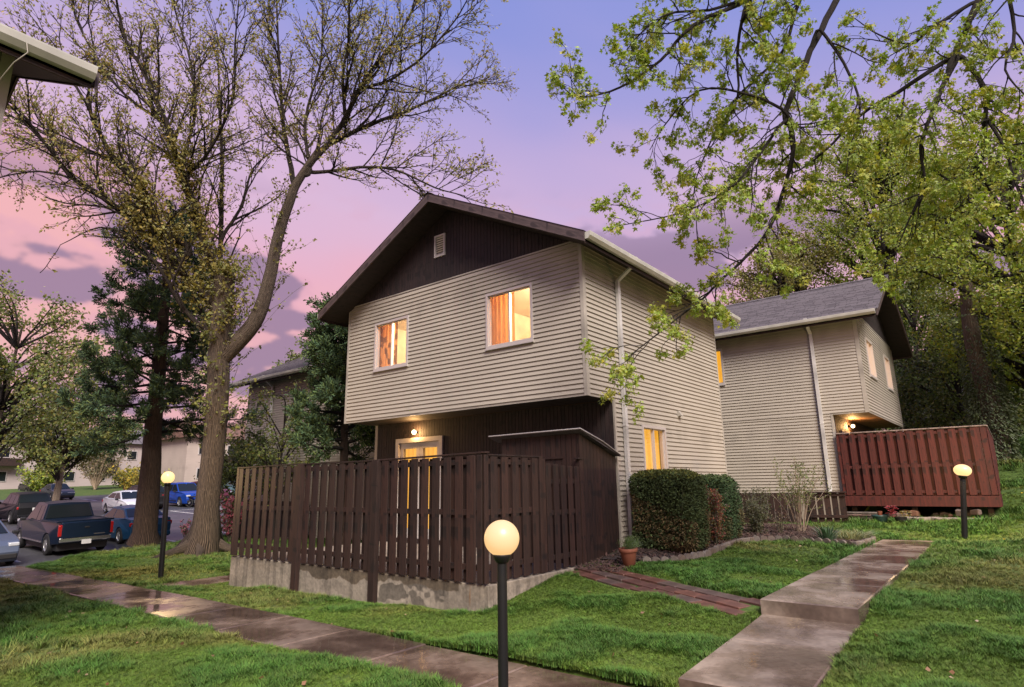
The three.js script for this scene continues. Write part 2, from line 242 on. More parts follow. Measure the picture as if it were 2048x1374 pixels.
// ---------------------------------------------------------------- mulch bed and edging stones
{
  const sh = new THREE.Shape(BED.map(([x, z]) => new THREE.Vector2(x, z))), g0 = new THREE.ShapeGeometry(sh), s = new Soup();
  // a sheet of small cells inside the outline, following the ground
  const c = 0.16; for (let x = 10.2; x < 19.6; x += c) for (let z = -6.4; z < -2.5; z += c) if (inPoly(BED, x + c / 2, z + c / 2)) { const Y = (a, b) => groundY(a, b) + 0.045 + 0.05 * (fbm(a * 3, b * 3, 0, 3, 81) - 0.5); const q = [[x, z], [x, z + c], [x + c, z + c], [x + c, z]].map(([a, b]) => [a, Y(a, b), b]); s.quad(...q, null, q.map((p) => [p[0], p[2]])); }
  const mt = tex(256, (u, v) => { const k = fbm(u * 50, v * 50, 50, 3, 83); const t = 0.08 + 0.22 * k; return [t * 1.1, t * 0.9, t * 0.85]; }, { rep: 1 });
  structure('mulch_bed', s.geo(), std({ map: mt, roughness: 1, bumpMap: concBump, bumpScale: 0.03 }), 'dark mulch planting bed along the house wall', 'mulch');
  const chip = new THREE.InstancedMesh(box(0.06, 0.012, 0.018), std({ color: rgb(0.06, 0.04, 0.034), roughness: 1 }), 5200); chip.name = 'mulch_chips'; chip.userData = { kind: 'stuff', label: 'dark shredded bark chips covering the planting bed', category: 'mulch' };
  const m4 = new THREE.Matrix4(), q = new THREE.Quaternion(), e = new THREE.Euler(); let n = 0;
  while (n < 5200) { const near = n > 4500, x = near ? rr(9.6, 11.4) : rr(10.3, 19.3), z = near ? rr(-6.35, -5.4) : rr(-6.3, -2.7); if (!near && !inPoly(BED, x, z)) continue; e.set(rr(-0.5, 0.5), rr(0, 6.3), rr(-0.5, 0.5)); q.setFromEuler(e); m4.compose(V3(x, groundY(x, z) + (near ? 0.03 : 0.07), z), q, V3(rr(0.5, 1.5), 1, rr(0.6, 1.6))); chip.setMatrixAt(n, m4); const k = rr(0.4, 1.7); chip.setColorAt(n, rgb(k, k * rr(0.8, 1), k * rr(0.75, 1))); n++; }
  shade(chip); scene.add(chip);
  const ed = thing('garden_edging', 'low scalloped stone edging around the dark mulch bed', 'edging', [12.5, -1.4, -4.8]);
  const em = [[0.3, 0.26, 0.235], [0.24, 0.2, 0.18], [0.34, 0.3, 0.275], [0.26, 0.2, 0.17]].map((c2) => std({ color: rgb(...c2), map: concTex, roughness: 0.7, bumpMap: concBump, bumpScale: 0.006 }));
  const line = BED.slice(0, 12).concat(); let carry = 0;
  const disc = new THREE.CylinderGeometry(0.085, 0.085, 0.06, 12); disc.rotateX(Math.PI / 2); metre(disc);
  for (let i = 0; i + 1 < line.length; i++) { const [ax, az] = line[i], [bx, bz] = line[i + 1], l = Math.hypot(bx - ax, bz - az); const step = i > 2 && i < 5 || i >= 9 ? 0.22 : 0.17; for (let t = carry; t < l; t += step) { const x = ax + (bx - ax) * t / l, z = az + (bz - az) * t / l, flat = i > 2 && i < 5 || i >= 9; const m = part(ed, 'edging_stone', flat ? rbox(0.21, 0.13, 0.09, 0.018) : disc, em[(rnd() * 4) | 0]); m.position.set(x - 12.5, groundY(x, z) + (flat ? 0.05 : 0.045) + 1.4 + rr(-0.01, 0.01), z + 4.8); m.rotation.set(rr(-0.08, 0.08), Math.atan2(-(bz - az), bx - ax) + rr(-0.06, 0.06), rr(-0.06, 0.06)); carry = t + step - l; } if (carry < 0) carry = 0; }
}
// ---------------------------------------------------------------- parking lot
{
  const s = new Soup(), c = 1.5;
  for (let x = -36; x < 60; x += c) for (let z = -80; z < -22; z += c) { const f = (a, b) => { const zz = Math.min(b, zEdge(a) - 0.12); return [a, lotY(a, zz), zz]; }; if (z > zEdge(x + c / 2)) continue; const q = [f(x, z), f(x, z + c), f(x + c, z + c), f(x + c, z)]; s.quad(...q, null, q.map((p) => [p[0], p[2]])); }
  const at = tex(512, (u, v) => { const a = fbm(u * 5, v * 5, 5, 5, 91), b = fbm(u * 120, v * 120, 120, 2, 92); const k = 0.2 + 0.12 * a + 0.1 * (b - 0.5); return [k, k * 1.0, k * 1.04]; }, { rep: 0.15 });
  const ar = tex(256, (u, v) => { const k = 0.35 + 0.5 * fbm(u * 5, v * 5, 5, 4, 93); return [k, k, k]; }, { srgb: false, rep: 0.1 });
  const lot = structure('parking_lot', s.geo(), std({ map: at, roughness: 0.85, roughnessMap: ar, bumpMap: concBump, bumpScale: 0.004 }), 'damp dark asphalt parking lot with white bay lines', 'parking lot');
  const wm = std({ color: rgb(0.75, 0.75, 0.75), map: concTex, roughness: 0.7 });
  const mark = (x0, z0, x1, z1, w) => { const dx = x1 - x0, dz = z1 - z0, l = Math.hypot(dx, dz), nx = -dz / l * w / 2, nz = dx / l * w / 2, q = new Soup(), f = (a, b) => [a, lotY(a, b) + 0.006, b]; const p = [f(x0 + nx, z0 + nz), f(x1 + nx, z1 + nz), f(x1 - nx, z1 - nz), f(x0 - nx, z0 - nz)]; q.quad(p[0], p[1], p[2], p[3], null, p.map((a) => [a[0], a[2]])); part(lot, 'marking', q.geo(), wm); };
  for (let x = 3.9; x < 24; x += 2.75) { mark(x + 2.75, -27.2, x + 2.95, -32.6, 0.13); mark(x + 4.2, -40.5, x + 4.4, -45.8, 0.14); mark(x + 6, -65, x + 6.2, -70, 0.2); }
  mark(9, -45.9, 30, -45.9, 0.12);
  // kerb round the lawn bank
  const k = structure('kerb', null, null, 'pale concrete kerb between the lawn bank and the parking lot', 'kerb'); const km = std({ color: rgb(0.36, 0.31, 0.28), map: concTex, roughness: 0.7 });
  const pts = [[-6, -22.4], [4.2, -22.6], [5.6, -23.2], [7, -24.3], [10.4, -26.4], [14, -27.4], [22, -28.6]];
  for (let i = 0; i + 1 < pts.length; i++) { const n = Math.ceil(Math.hypot(pts[i + 1][0] - pts[i][0], pts[i + 1][1] - pts[i][1]) / 1.8); for (let j = 0; j < n; j++) { const p = (t) => [mix(pts[i][0], pts[i + 1][0], t), mix(pts[i][1], pts[i + 1][1], t)], a = p(j / n), b = p((j + 1) / n), l = Math.hypot(b[0] - a[0], b[1] - a[1]), m = part(k, 'kerb_stone', rbox(l - 0.012, 0.3, 0.15, 0.02), km), cx = (a[0] + b[0]) / 2, cz = (a[1] + b[1]) / 2; m.position.set(cx, lotY(cx, cz), cz); m.rotation.y = Math.atan2(-(b[1] - a[1]), b[0] - a[0]); } }
}
// ---------------------------------------------------------------- houses
const HW = 3.94, UB = 3.09, UT = 6.38, APEX = 8.48, PITCH = 0.508, OX = 4.45, OZ = 0.69, REC = 1.03, EXP = 0.1016;
const roofTop = (x) => APEX - PITCH * Math.abs(x);
const P = (f, a, y, d) => [f.o[0] + f.u[0] * a + f.n[0] * d, f.o[1] + y, f.o[2] + f.u[2] * a + f.n[2] * d];
const FRONT = { o: [0, 0, 0], u: [1, 0, 0], n: [0, 0, 1] };               // a = local x
const RIGHT = { o: [HW, 0, 0], u: [0, 0, 1], n: [1, 0, 0] };              // a = local z
const LEFT = { o: [-HW, 0, 0], u: [0, 0, 1], n: [-1, 0, 0] };
const LOWER = { o: [0, 0, -REC], u: [1, 0, 0], n: [0, 0, 1] };
// a bar between two spans of a frame
function bar(f, a0, a1, y0, y1, d0, d1) {
  const s = new Soup(), c = (a, y, d) => P(f, a, y, d), v = [c(a0, y0, d0), c(a1, y0, d0), c(a1, y1, d0), c(a0, y1, d0), c(a0, y0, d1), c(a1, y0, d1), c(a1, y1, d1), c(a0, y1, d1)];
  const A = [[a0, y0], [a1, y0], [a1, y1], [a0, y1]], D = [[d0, y0], [d1, y0], [d1, y1], [d0, y1]], E = [[a0, d0], [a1, d0], [a1, d1], [a0, d1]];
  s.quad(v[4], v[5], v[6], v[7], null, A); s.quad(v[1], v[0], v[3], v[2], null, A); s.quad(v[0], v[4], v[7], v[3], null, D); s.quad(v[5], v[1], v[2], v[6], null, D); s.quad(v[7], v[6], v[2], v[3], null, E); s.quad(v[0], v[1], v[5], v[4], null, E);
  return s.geo();
}
// one length of lap siding: thick at its lower edge
function lap(f, a0, a1, y0, y1, yb, off) {
  const s = new Soup(), d = (y) => 0.03 - 0.026 * (y - yb) / EXP, A = (a) => a + off;
  const b0 = P(f, a0, y0, 0), b1 = P(f, a1, y0, 0), t0 = P(f, a0, y1, 0), t1 = P(f, a1, y1, 0), o0 = P(f, a0, y0, d(y0)), o1 = P(f, a1, y0, d(y0)), q0 = P(f, a0, y1, d(y1)), q1 = P(f, a1, y1, d(y1));
  const uo = [[A(a0), y0], [A(a1), y0], [A(a1), y1], [A(a0), y1]], ue = [[0, y0], [0.02, y0], [0.02, y1], [0, y1]];
  s.quad(o0, o1, q1, q0, null, uo); s.quad(b0, b1, o1, o0, null, uo); s.quad(q0, q1, t1, t0, null, uo); s.quad(b0, o0, q0, t0, null, ue); s.quad(o1, b1, t1, q1, null, ue);
  return s.geo();
}
function clad(h, f, span, y0, y1, holes = [], seams = []) {
  for (let yb = y0, i = 0; yb < y1 - 0.01; yb += EXP, i++) {
    const yt = Math.min(yb + EXP, y1), [a0, a1] = span(yb + 0.05), off = 0, mat = siding[(rnd() * 3) | 0];
    let cuts = [[a0, a1]]; const hit = holes.filter((o) => o[2] < yt - 1e-3 && o[3] > yb + 1e-3);
    for (const o of hit) { cuts = cuts.flatMap(([p, q]) => o[1] <= p || o[0] >= q ? [[p, q]] : [[p, o[0]], [o[1], q]].filter(([r, t]) => t - r > 0.01)); }
    const js = span(yb)[0] + ((i * 2.31 + 0.7) % 1) * 0.5 * (a1 - a0) + 0.3 * (a1 - a0); if (i % 3 === 0) cuts = cuts.flatMap(([p, q]) => p < js - 0.4 && q > js + 0.4 ? [[p, js - 0.002], [js + 0.002, q]] : [[p, q]]);
    for (const sx of seams) if (i % 2 === 0 || rnd() < 0.6) cuts = cuts.flatMap(([p, q]) => p < sx - 0.3 && q > sx + 0.3 && (!hit.length || rnd() < 2) ? [[p, sx - 0.0015], [sx + 0.0015, q]] : [[p, q]]);
    for (const [p, q] of cuts) part(h, 'siding_board', lap(f, p, q, yb, yt, yb, off), mat);
    for (const o of hit) { if (o[3] < yt) part(h, 'siding_board', lap(f, o[0], o[1], o[3], yt, yb, off), mat); if (o[2] > yb) part(h, 'siding_board', lap(f, o[0], o[1], yb, o[2], yb, off), mat); }
  }
}
// vertical grooved boards between y0(a) and y1(a)
function planks(h, f, a0, a1, w, y0, y1, mats, holes = [], th = 0.02, name = 'plank') {
  for (let a = a0; a < a1 - 0.01; a += w) {
    const b = Math.min(a + w, a1) - 0.009, am = (a + b) / 2; let spans = [[Math.max(y0(a), y0(b)), null]]; const top = Math.max(y1(a), y1(b)); if (top - spans[0][0] < 0.015) continue;
    let segs = [[y0(am), top]]; for (const o of holes) if (a < o[1] && b > o[0]) segs = segs.flatMap(([p, q]) => o[3] <= p || o[2] >= q ? [[p, q]] : [[p, o[2]], [o[3], q]].filter(([r, t]) => t - r > 0.02));
    const mat = mats[(rnd() * mats.length) | 0], dv = rr(-5, 5);
    for (const [p, q] of segs) { const s = new Soup(), T = (x) => q === top ? Math.max(p + 0.003, y1(x)) : q; const v = [[a, p, 0], [b, p, 0], [b, T(b), 0], [a, T(a), 0], [a, p, th], [b, p, th], [b, T(b), th], [a, T(a), th]].map((k) => P(f, ...k)); const u = [[a + dv, p], [b + dv, p], [b + dv, T(b)], [a + dv, T(a)]];
      s.quad(v[4], v[5], v[6], v[7], null, u); s.quad(v[0], v[4], v[7], v[3], null, u); s.quad(v[5], v[1], v[2], v[6], null, u); s.quad(v[7], v[6], v[2], v[3], null, u); s.quad(v[0], v[1], v[5], v[4], null, u); part(h, name, s.geo(), mat); }
  }
}
// wall behind the cladding, with openings
function coreWall(h, f, outline, holes, th, name, mat) {
  const sh = new THREE.Shape(outline.map(([a, y]) => new THREE.Vector2(a, y))); for (const o of holes) { const p = new THREE.Path(); p.moveTo(o[0], o[2]); p.lineTo(o[0], o[3]); p.lineTo(o[1], o[3]); p.lineTo(o[1], o[2]); p.closePath(); sh.holes.push(p); }
  const g = new THREE.ExtrudeGeometry(sh, { depth: th, bevelEnabled: false }), p = g.attributes.position; for (let i = 0; i < p.count; i++) { const q = P(f, p.getX(i), p.getY(i), p.getZ(i) - th - 0.001); p.setXYZ(i, ...q); } g.computeVertexNormals(); return part(h, name, g, mat);
}
// curtains lit from the room behind them
const glow = [];
function glowMat(key, cA, cB, folds, mott) {
  if (glow[key]) return glow[key];
  const t = tex(128, (u, v) => { const f = 0.5 + 0.5 * Math.sin(u * folds * 6.283 + 1.5 * fbm(u * 5, v * 2, 5, 2, key.length)), n = fbm(u * 9, v * 9, 9, 4, key.length * 3 + 5), k = clamp(0.45 * f + 0.55 * mix(0.5, sm(0.35, 0.65, n), mott)); return [0, 1, 2].map((i) => mix(cB[i], cA[i], k) / 255); }, {});
  return glow[key] = std({ color: rgb(0.3, 0.2, 0.1), emissive: rgb(1, 1, 1), emissiveMap: t, emissiveIntensity: 0.72, roughness: 1 });
}
function curtainGeo(f, a0, a1, y0, y1, d, folds) {
  const s = new Soup(), n = 40, D = (t) => d + 0.022 * Math.sin(t * folds * 6.283 + 2 * Math.sin(t * 5));
  for (let i = 0; i < n; i++) { const t0 = i / n, t1 = (i + 1) / n, x0 = mix(a0, a1, t0), x1 = mix(a0, a1, t1); s.quad(P(f, x0, y0, D(t0)), P(f, x1, y0, D(t1)), P(f, x1, y1, D(t1)), P(f, x0, y1, D(t0)), null, [[t0, 0], [t1, 0], [t1, 1], [t0, 1]]); }
  return s.geo();
}
function windowUnit(h, f, a0, a1, y0, y1, mats, { depth = 0.13, fw = 0.06, mid = 0.5, sill = true } = {}) {
  const w = part(h, 'window', join([bar(f, a0 - fw, a0, y0 - fw, y1 + fw, -0.1, 0.05), bar(f, a1, a1 + fw, y0 - fw, y1 + fw, -0.1, 0.05), bar(f, a0, a1, y1, y1 + fw, -0.1, 0.05), bar(f, a0, a1, y0 - fw, y0, -0.1, 0.05)]), M.alu);
  if (sill) part(w, 'sill', bar(f, a0 - fw - 0.01, a1 + fw + 0.01, y0 - fw - 0.035, y0 - fw - 0.002, -0.02, 0.07), M.alu);
  const m = mix(a0, a1, mid);
  part(w, 'sash', join([bar(f, m - 0.02, m + 0.02, y0, y1, -0.05, 0.02), bar(f, a0, a0 + 0.022, y0, y1, -0.05, 0.0), bar(f, a1 - 0.022, a1, y0, y1, -0.05, 0.0), bar(f, a0 + 0.022, m - 0.02, y0, y0 + 0.025, -0.05, 0.0), bar(f, m + 0.02, a1 - 0.022, y0, y0 + 0.025, -0.05, 0.0), bar(f, a0 + 0.022, m - 0.02, y1 - 0.025, y1, -0.05, 0.0), bar(f, m + 0.02, a1 - 0.022, y1 - 0.025, y1, -0.05, 0.0)]), M.alu);
  for (const [p, q] of [[a0 + 0.022, m - 0.02], [m + 0.02, a1 - 0.022]]) part(w, 'pane', bar(f, p, q, y0 + 0.025, y1 - 0.025, -0.032, -0.028), M.glass);
  if (mats[0]) part(w, 'curtain', curtainGeo(f, a0 - 0.1, mats[1] ? m : m - 0.02, y0 - 0.1, y1 + 0.1, -depth - 0.06, 6), mats[0]); if (mats[1]) part(w, 'curtain', curtainGeo(f, m, a1 + 0.1, y0 - 0.1, y1 + 0.1, -depth - 0.06, 6), mats[1]);
  return w;
}
function gutterRun(h, side, z0, z1) {
  const x = side * (OX + 0.005), y = roofTop(OX), f = { o: [x, 0, 0], u: [0, 0, 1], n: [side, 0, 0] };
  const s = new Soup(), prof = [[0.002, -0.02], [0.002, -0.16], [0.075, -0.16], [0.12, -0.1], [0.128, -0.03], [0.128, -0.012], [0.112, -0.012], [0.108, -0.09], [0.065, -0.148], [0.014, -0.148], [0.014, -0.02]];
  for (let i = 0; i < prof.length; i++) { const [d0, y0] = prof[i], [d1, y1] = prof[(i + 1) % prof.length]; s.quad(P(f, z0, y + y0, d0), P(f, z1, y + y0, d0), P(f, z1, y + y1, d1), P(f, z0, y + y1, d1), null, [[z0, d0], [z1, d0], [z1, d1], [z0, d1]]); }
  const g = part(h, 'gutter', s.geo(), M.gutter);
  for (const z of [z0, z1]) { const c = new Soup(), q = prof.slice(0, 6).map(([d, yy]) => P(f, z, y + yy, d)); for (let i = 1; i + 1 < q.length; i++) c.tri(q[0], q[i], q[i + 1], null, [[0, 0], [0.1, 0], [0.1, 0.1]]); part(g, 'end_cap', c.geo(), M.gutter); }
  part(h, 'fascia', bar({ o: [side * OX, 0, 0], u: [0, 0, 1], n: [side, 0, 0] }, z0 + 0.01, z1 - 0.01, roofTop(OX) - 0.24, roofTop(OX) - 0.015, -0.02, 0.0), woodBrown[0]);
  return g;
}
function downspout(h, f, a, yTop, yBot, reach) {          // from the gutter back to the wall and down
  const bb = (p, q, w) => { const s = new Soup(), t = w / 2; const A = [[-t, 0], [t, 0], [t, 0.075], [-t, 0.075]]; for (let i = 0; i < 4; i++) { const j = (i + 1) % 4; s.quad(P(f, a + A[i][0], p[0], p[1] + A[i][1]), P(f, a + A[j][0], p[0], p[1] + A[j][1]), P(f, a + A[j][0], q[0], q[1] + A[j][1]), P(f, a + A[i][0], q[0], q[1] + A[i][1]), null, [[0, p[0]], [0.08, p[0]], [0.08, q[0]], [0, q[0]]]); } return s.geo(); };
  const d = part(h, 'downspout', join([bb([yTop + 0.12, reach], [yTop, reach], 0.1), bb([yTop, reach], [yTop - 0.34, 0.035], 0.1), bb([yTop - 0.34, 0.035], [yBot + 0.12, 0.035], 0.1), bb([yBot + 0.12, 0.035], [yBot, 0.17], 0.1)]), M.pipe);
  for (const y of [yTop - 0.6, (yTop + yBot) / 2 - 0.6]) part(d, 'strap', bar(f, a - 0.06, a + 0.06, y, y + 0.03, 0.026, 0.116), M.pipe);
  return d;
}
function roofOf(h, L, courses) {
  const z0 = -L - OZ, z1 = OZ;
  for (const s of [-1, 1]) {
    const q = new Soup(), pt = (x, dy, z) => [s * x, roofTop(x) + dy, z];
    q.quad(pt(0, -0.02, z0), pt(0, -0.02, z1), pt(OX, -0.02, z1), pt(OX, -0.02, z0), null, [[z0, 0], [z1, 0], [z1, 5], [z0, 5]]);
    q.quad(pt(0, -0.19, z0), pt(OX, -0.19, z0), pt(OX, -0.19, z1), pt(0, -0.19, z1), null, [[0, z0], [5, z0], [5, z1], [0, z1]]);
    q.quad(pt(OX, -0.02, z0), pt(OX, -0.02, z1), pt(OX, -0.19, z1), pt(OX, -0.19, z0), null, [[0, 0], [1, 0], [1, 0.2], [0, 0.2]]);
    for (const z of [z0, z1]) q.quad(pt(0, -0.02, z), pt(OX, -0.02, z), pt(OX, -0.19, z), pt(0, -0.19, z), null, [[0, 0], [5, 0], [5, 0.2], [0, 0.2]]);
    part(h, 'roof_slope', q.geo(), plankBrown[0]);
    for (const [za, zb] of [[z1, z1 + 0.035], [z0 - 0.035, z0]]) { const b = new Soup(), v = []; for (const z of [za, zb]) v.push(pt(0.0, 0.005, z), pt(OX + 0.02, 0.005, z), pt(OX + 0.02, -0.215, z), pt(0.0, -0.215, z)); const U = [[0, 0], [0, 5], [0.2, 5], [0.2, 0]]; b.quad(v[4], v[5], v[6], v[7], null, U); b.quad(v[0], v[1], v[2], v[3], null, U); for (let i = 0; i < 4; i++) { const j = (i + 1) % 4; b.quad(v[i], v[j], v[4 + j], v[4 + i], null, U); } part(h, 'rake_board', b.geo(), M.rake); }
    const n = 34; if (courses[s < 0 ? 0 : 1]) for (let i = 0; i < n; i++) { const xa = (OX + 0.03) * (1 - i / n), xb = Math.max(0.005, (OX + 0.03) * (1 - (i + 1.15) / n)), c = new Soup(), k = i * 0.37 + rr(0, 3), e0 = z0 - 0.06, e1 = z1 + 0.06; const v = [pt(xa, 0.02, e0), pt(xa, 0.02, e1), pt(xb, 0.004, e1), pt(xb, 0.004, e0)], u = [[e0 + k, 0], [e1 + k, 0], [e1 + k, 0.9], [e0 + k, 0.9]]; c.quad(...v, null, u); c.quad(pt(xa, -0.004, e0), pt(xa, -0.004, e1), v[1], v[0], null, u); for (const e of [e0, e1]) c.quad(pt(xa, -0.004, e), pt(xa, 0.02, e), pt(xb, 0.004, e), pt(xb, -0.004, e), null, u); part(h, 'shingle_course', c.geo(), shingle[(rnd() * 3) | 0]); }
    else { const c = new Soup(); c.quad(pt(OX + 0.03, 0.012, z0 - 0.05), pt(OX + 0.03, 0.012, z1 + 0.05), pt(0, 0.012, z1 + 0.05), pt(0, 0.012, z0 - 0.05), null, [[z0, 0], [z1, 0], [z1, 5], [z0, 5]]); part(h, 'shingle_sheet', c.geo(), shingle[0]); }
  }
  part(h, 'ridge_cap', (() => { const c = new Soup(); for (const s of [-1, 1]) c.quad([0, APEX + 0.035, z0 - 0.06], [0, APEX + 0.035, z1 + 0.06], [s * 0.16, APEX - 0.05, z1 + 0.06], [s * 0.16, APEX - 0.05, z0 - 0.06], null, [[z0, 0], [z1, 0], [z1, 0.3], [z0, 0.3]]); return c.geo(); })(), shingle[1]);
}
M.rake = std({ color: rgb(0.09, 0.062, 0.06), roughness: 0.6, map: grain });
function house(name, label, pos, turn, o) {
  const h = thing(name, label, 'house', pos, turn), L = o.L, gb = o.ground ?? -0.4;
  roofOf(h, L, o.courses ?? [false, false]);
  // shell
  const fh = o.frontWin ?? [], sideTop = roofTop(HW) - 0.192;
  const hole = (w) => [w[0] - 0.03, w[1] + 0.03, w[2] - 0.03, w[3] + 0.03];
  coreWall(h, FRONT, [[-HW + 0.001, UB], [HW - 0.001, UB], [HW - 0.001, UT - 0.12], [0, roofTop(0) - 0.21], [-HW + 0.001, UT - 0.12]], fh.map(hole), 0.14, 'gable_wall', M.core);
  for (const [f, w] of [[RIGHT, o.rightWin ?? []], [LEFT, o.leftWin ?? []]]) coreWall(h, f, [[-L, gb], [-REC - 0.02, gb], [-REC - 0.02, UB], [-0.145, UB], [-0.145, sideTop], [-L, sideTop]], w.map(hole), 0.14, 'side_wall', f === RIGHT && o.rightPlain || f === LEFT && o.leftPlain ? siding[0] : M.sheathing);
  part(h, 'back_wall', bar(FRONT, -HW + 0.15, HW - 0.15, gb, sideTop, -L, -L + 0.14), siding[1]);
  coreWall(h, LOWER, [[-HW + 0.15, gb], [HW - 0.15, gb], [HW - 0.15, UB - 0.03], [-HW + 0.15, UB - 0.03]], (o.door ?? []).map(hole), 0.14, 'lower_wall', M.core);
  // overhang soffit in boards running out from the wall
  for (let x = -HW + 0.02; x < HW - 0.05; x += 0.31) part(h, 'soffit_board', bar(FRONT, x, Math.min(x + 0.3, HW - 0.02), UB - 0.024, UB - 0.002, -REC + 0.002, -0.004), o.soffit ?? plankBrown[(rnd() * 3) | 0]);
  if (o.front) {
    clad(h, FRONT, () => [-HW + 0.05, HW - 0.05], UB + 0.03, UT, fh.map((w) => [w[0] - 0.06, w[1] + 0.06, w[2] - 0.06, w[3] + 0.06]));
    part(h, 'starter_strip', bar(FRONT, -HW + 0.05, HW - 0.05, UB - 0.03, UB + 0.028, -0.002, 0.012), M.trim); part(h, 'trim_strip', bar(FRONT, -HW + 0.05, HW - 0.05, UT + 0.001, UT + 0.035, -0.002, 0.026), M.trim);
    planks(h, FRONT, -HW, HW, 0.1016, () => UT + 0.038, (x) => roofTop(x) - 0.2, plankBrown, o.vent ? [[o.vent[0] - 0.2, o.vent[0] + 0.2, o.vent[1] - 0.31, o.vent[1] + 0.31]] : []);
    for (const w of fh) windowUnit(h, FRONT, w[0], w[1], w[2], w[3], w[4]);
    for (const s of [-1, 1]) part(h, 'corner_post', join([bar(FRONT, s < 0 ? -HW - 0.03 : HW - 0.05, s < 0 ? -HW + 0.05 : HW + 0.03, UB - 0.03, UT - 0.02, -0.001, 0.03), bar(s < 0 ? LEFT : RIGHT, -0.085, -0.001, UB - 0.03, sideTop, 0.0, 0.03)]), M.trim);
  }
  if (o.vent) { const [a, y] = o.vent; part(h, 'vent_screen', bar(FRONT, a - 0.15, a + 0.15, y - 0.26, y + 0.26, -0.012, -0.004), std({ color: rgb(0.12, 0.11, 0.1) })); const v = part(h, 'gable_vent', join([bar(FRONT, a - 0.19, a - 0.145, y - 0.3, y + 0.3, -0.02, 0.045), bar(FRONT, a + 0.145, a + 0.19, y - 0.3, y + 0.3, -0.02, 0.045), bar(FRONT, a - 0.145, a + 0.145, y + 0.25, y + 0.3, -0.02, 0.045), bar(FRONT, a - 0.145, a + 0.145, y - 0.3, y - 0.25, -0.02, 0.045)]), M.white); for (let i = 0; i < 8; i++) { const sl = part(v, 'louvre', box(0.288, 0.034, 0.008), M.white); sl.position.set(a, y - 0.215 + i * 0.062, 0.012); sl.rotation.x = 0.7; } }
  for (const [f, s, on, win, seams, y0] of [[RIGHT, 1, o.right, o.rightWin ?? [], o.seams ?? [], o.rightY], [LEFT, -1, o.left, o.leftWin ?? [], o.seams ?? [], o.leftY]]) {
    if (!on) continue; const st = (y0 ?? gb), n = Math.ceil((UB + 0.03 - st) / EXP), base = UB + 0.03 - n * EXP;
    clad(h, f, (y) => [-L + 0.02, y > UB + 0.02 ? -0.09 : -REC - 0.055], base, sideTop, win.map((w) => [w[0] - 0.06, w[1] + 0.06, w[2] - 0.06, w[3] + 0.06]), seams);
    part(h, 'corner_post', bar(f, -REC - 0.055, -REC + 0.005, base, UB - 0.002, -0.145, 0.03), M.trim);
    part(h, 'corner_post', bar(f, -L - 0.02, -L + 0.04, base, sideTop, -0.002, 0.03), M.trim);
    part(h, 'starter_strip', bar(f, -REC - 0.05, -0.09, UB - 0.03, UB + 0.028, -0.002, 0.012), M.trim);
    for (const w of win) windowUnit(h, f, w[0], w[1], w[2], w[3], w[4], w[5]);
  }
  gutterRun(h, 1, -L - OZ + 0.02, OZ - 0.02); gutterRun(h, -1, -L - OZ + 0.02, OZ - 0.02);
  return h;
}
const GL = { amber: glowMat('amber', [228, 146, 52], [206, 112, 28], 2.5, 0.5), cream: glowMat('creamy', [255, 232, 170], [252, 206, 120], 2, 0.35), mott: glowMat('mottled', [240, 170, 70], [196, 108, 30], 3, 1), pale: glowMat('pale_yel', [255, 226, 150], [240, 160, 50], 2, 1), gold: glowMat('gold', [255, 196, 70], [232, 152, 30], 4, 0.3), peach: glowMat('peach_', [255, 190, 100], [248, 168, 76], 3, 0.3) };
GL.cloth = new THREE.MeshPhysicalMaterial({ color: rgb(0.62, 0.3, 0.1), roughness: 1, transmission: 0.55, thickness: 0, side: THREE.DoubleSide, map: tex(256, (u, v) => { const k = 0.62 + 0.5 * sm(0.4, 0.62, fbm(u * 7, v * 9, 7, 4, 161)); return [k, k, k]; }) }); GL.cloth2 = new THREE.MeshPhysicalMaterial({ color: rgb(0.6, 0.26, 0.07), roughness: 1, transmission: 0.5, thickness: 0, side: THREE.DoubleSide, map: blot });
GL.peach.emissiveIntensity = 1.5;
const A = house('house', 'two storey tan sided house with brown gable and two lit upper windows, nearest', [10.416, -1.35, -10.33], -Math.PI / 2, {
  L: 7.4, ground: -0.9, front: true, right: true, leftPlain: true, vent: [-0.27, 7.37], rightY: 0.0, seams: [-4.55],
  frontWin: [[-2.69, -1.45, 4.45, 5.66, [GL.cloth, null]], [1.36, 2.6, 4.45, 5.66, [GL.cloth2, null]]],
  rightWin: [[-3.4, -2.3, 1.35, 2.56, [GL.gold, GL.gold], { sill: false }]], door: [[-2.83, -1.25, 0, 2.5]],
});
planks(A, LOWER, -HW + 0.16, HW - 0.001, 0.1016, () => -0.9, () => UB - 0.03, plankBrown, [[-2.95, -1.13, 0, 2.62]]);
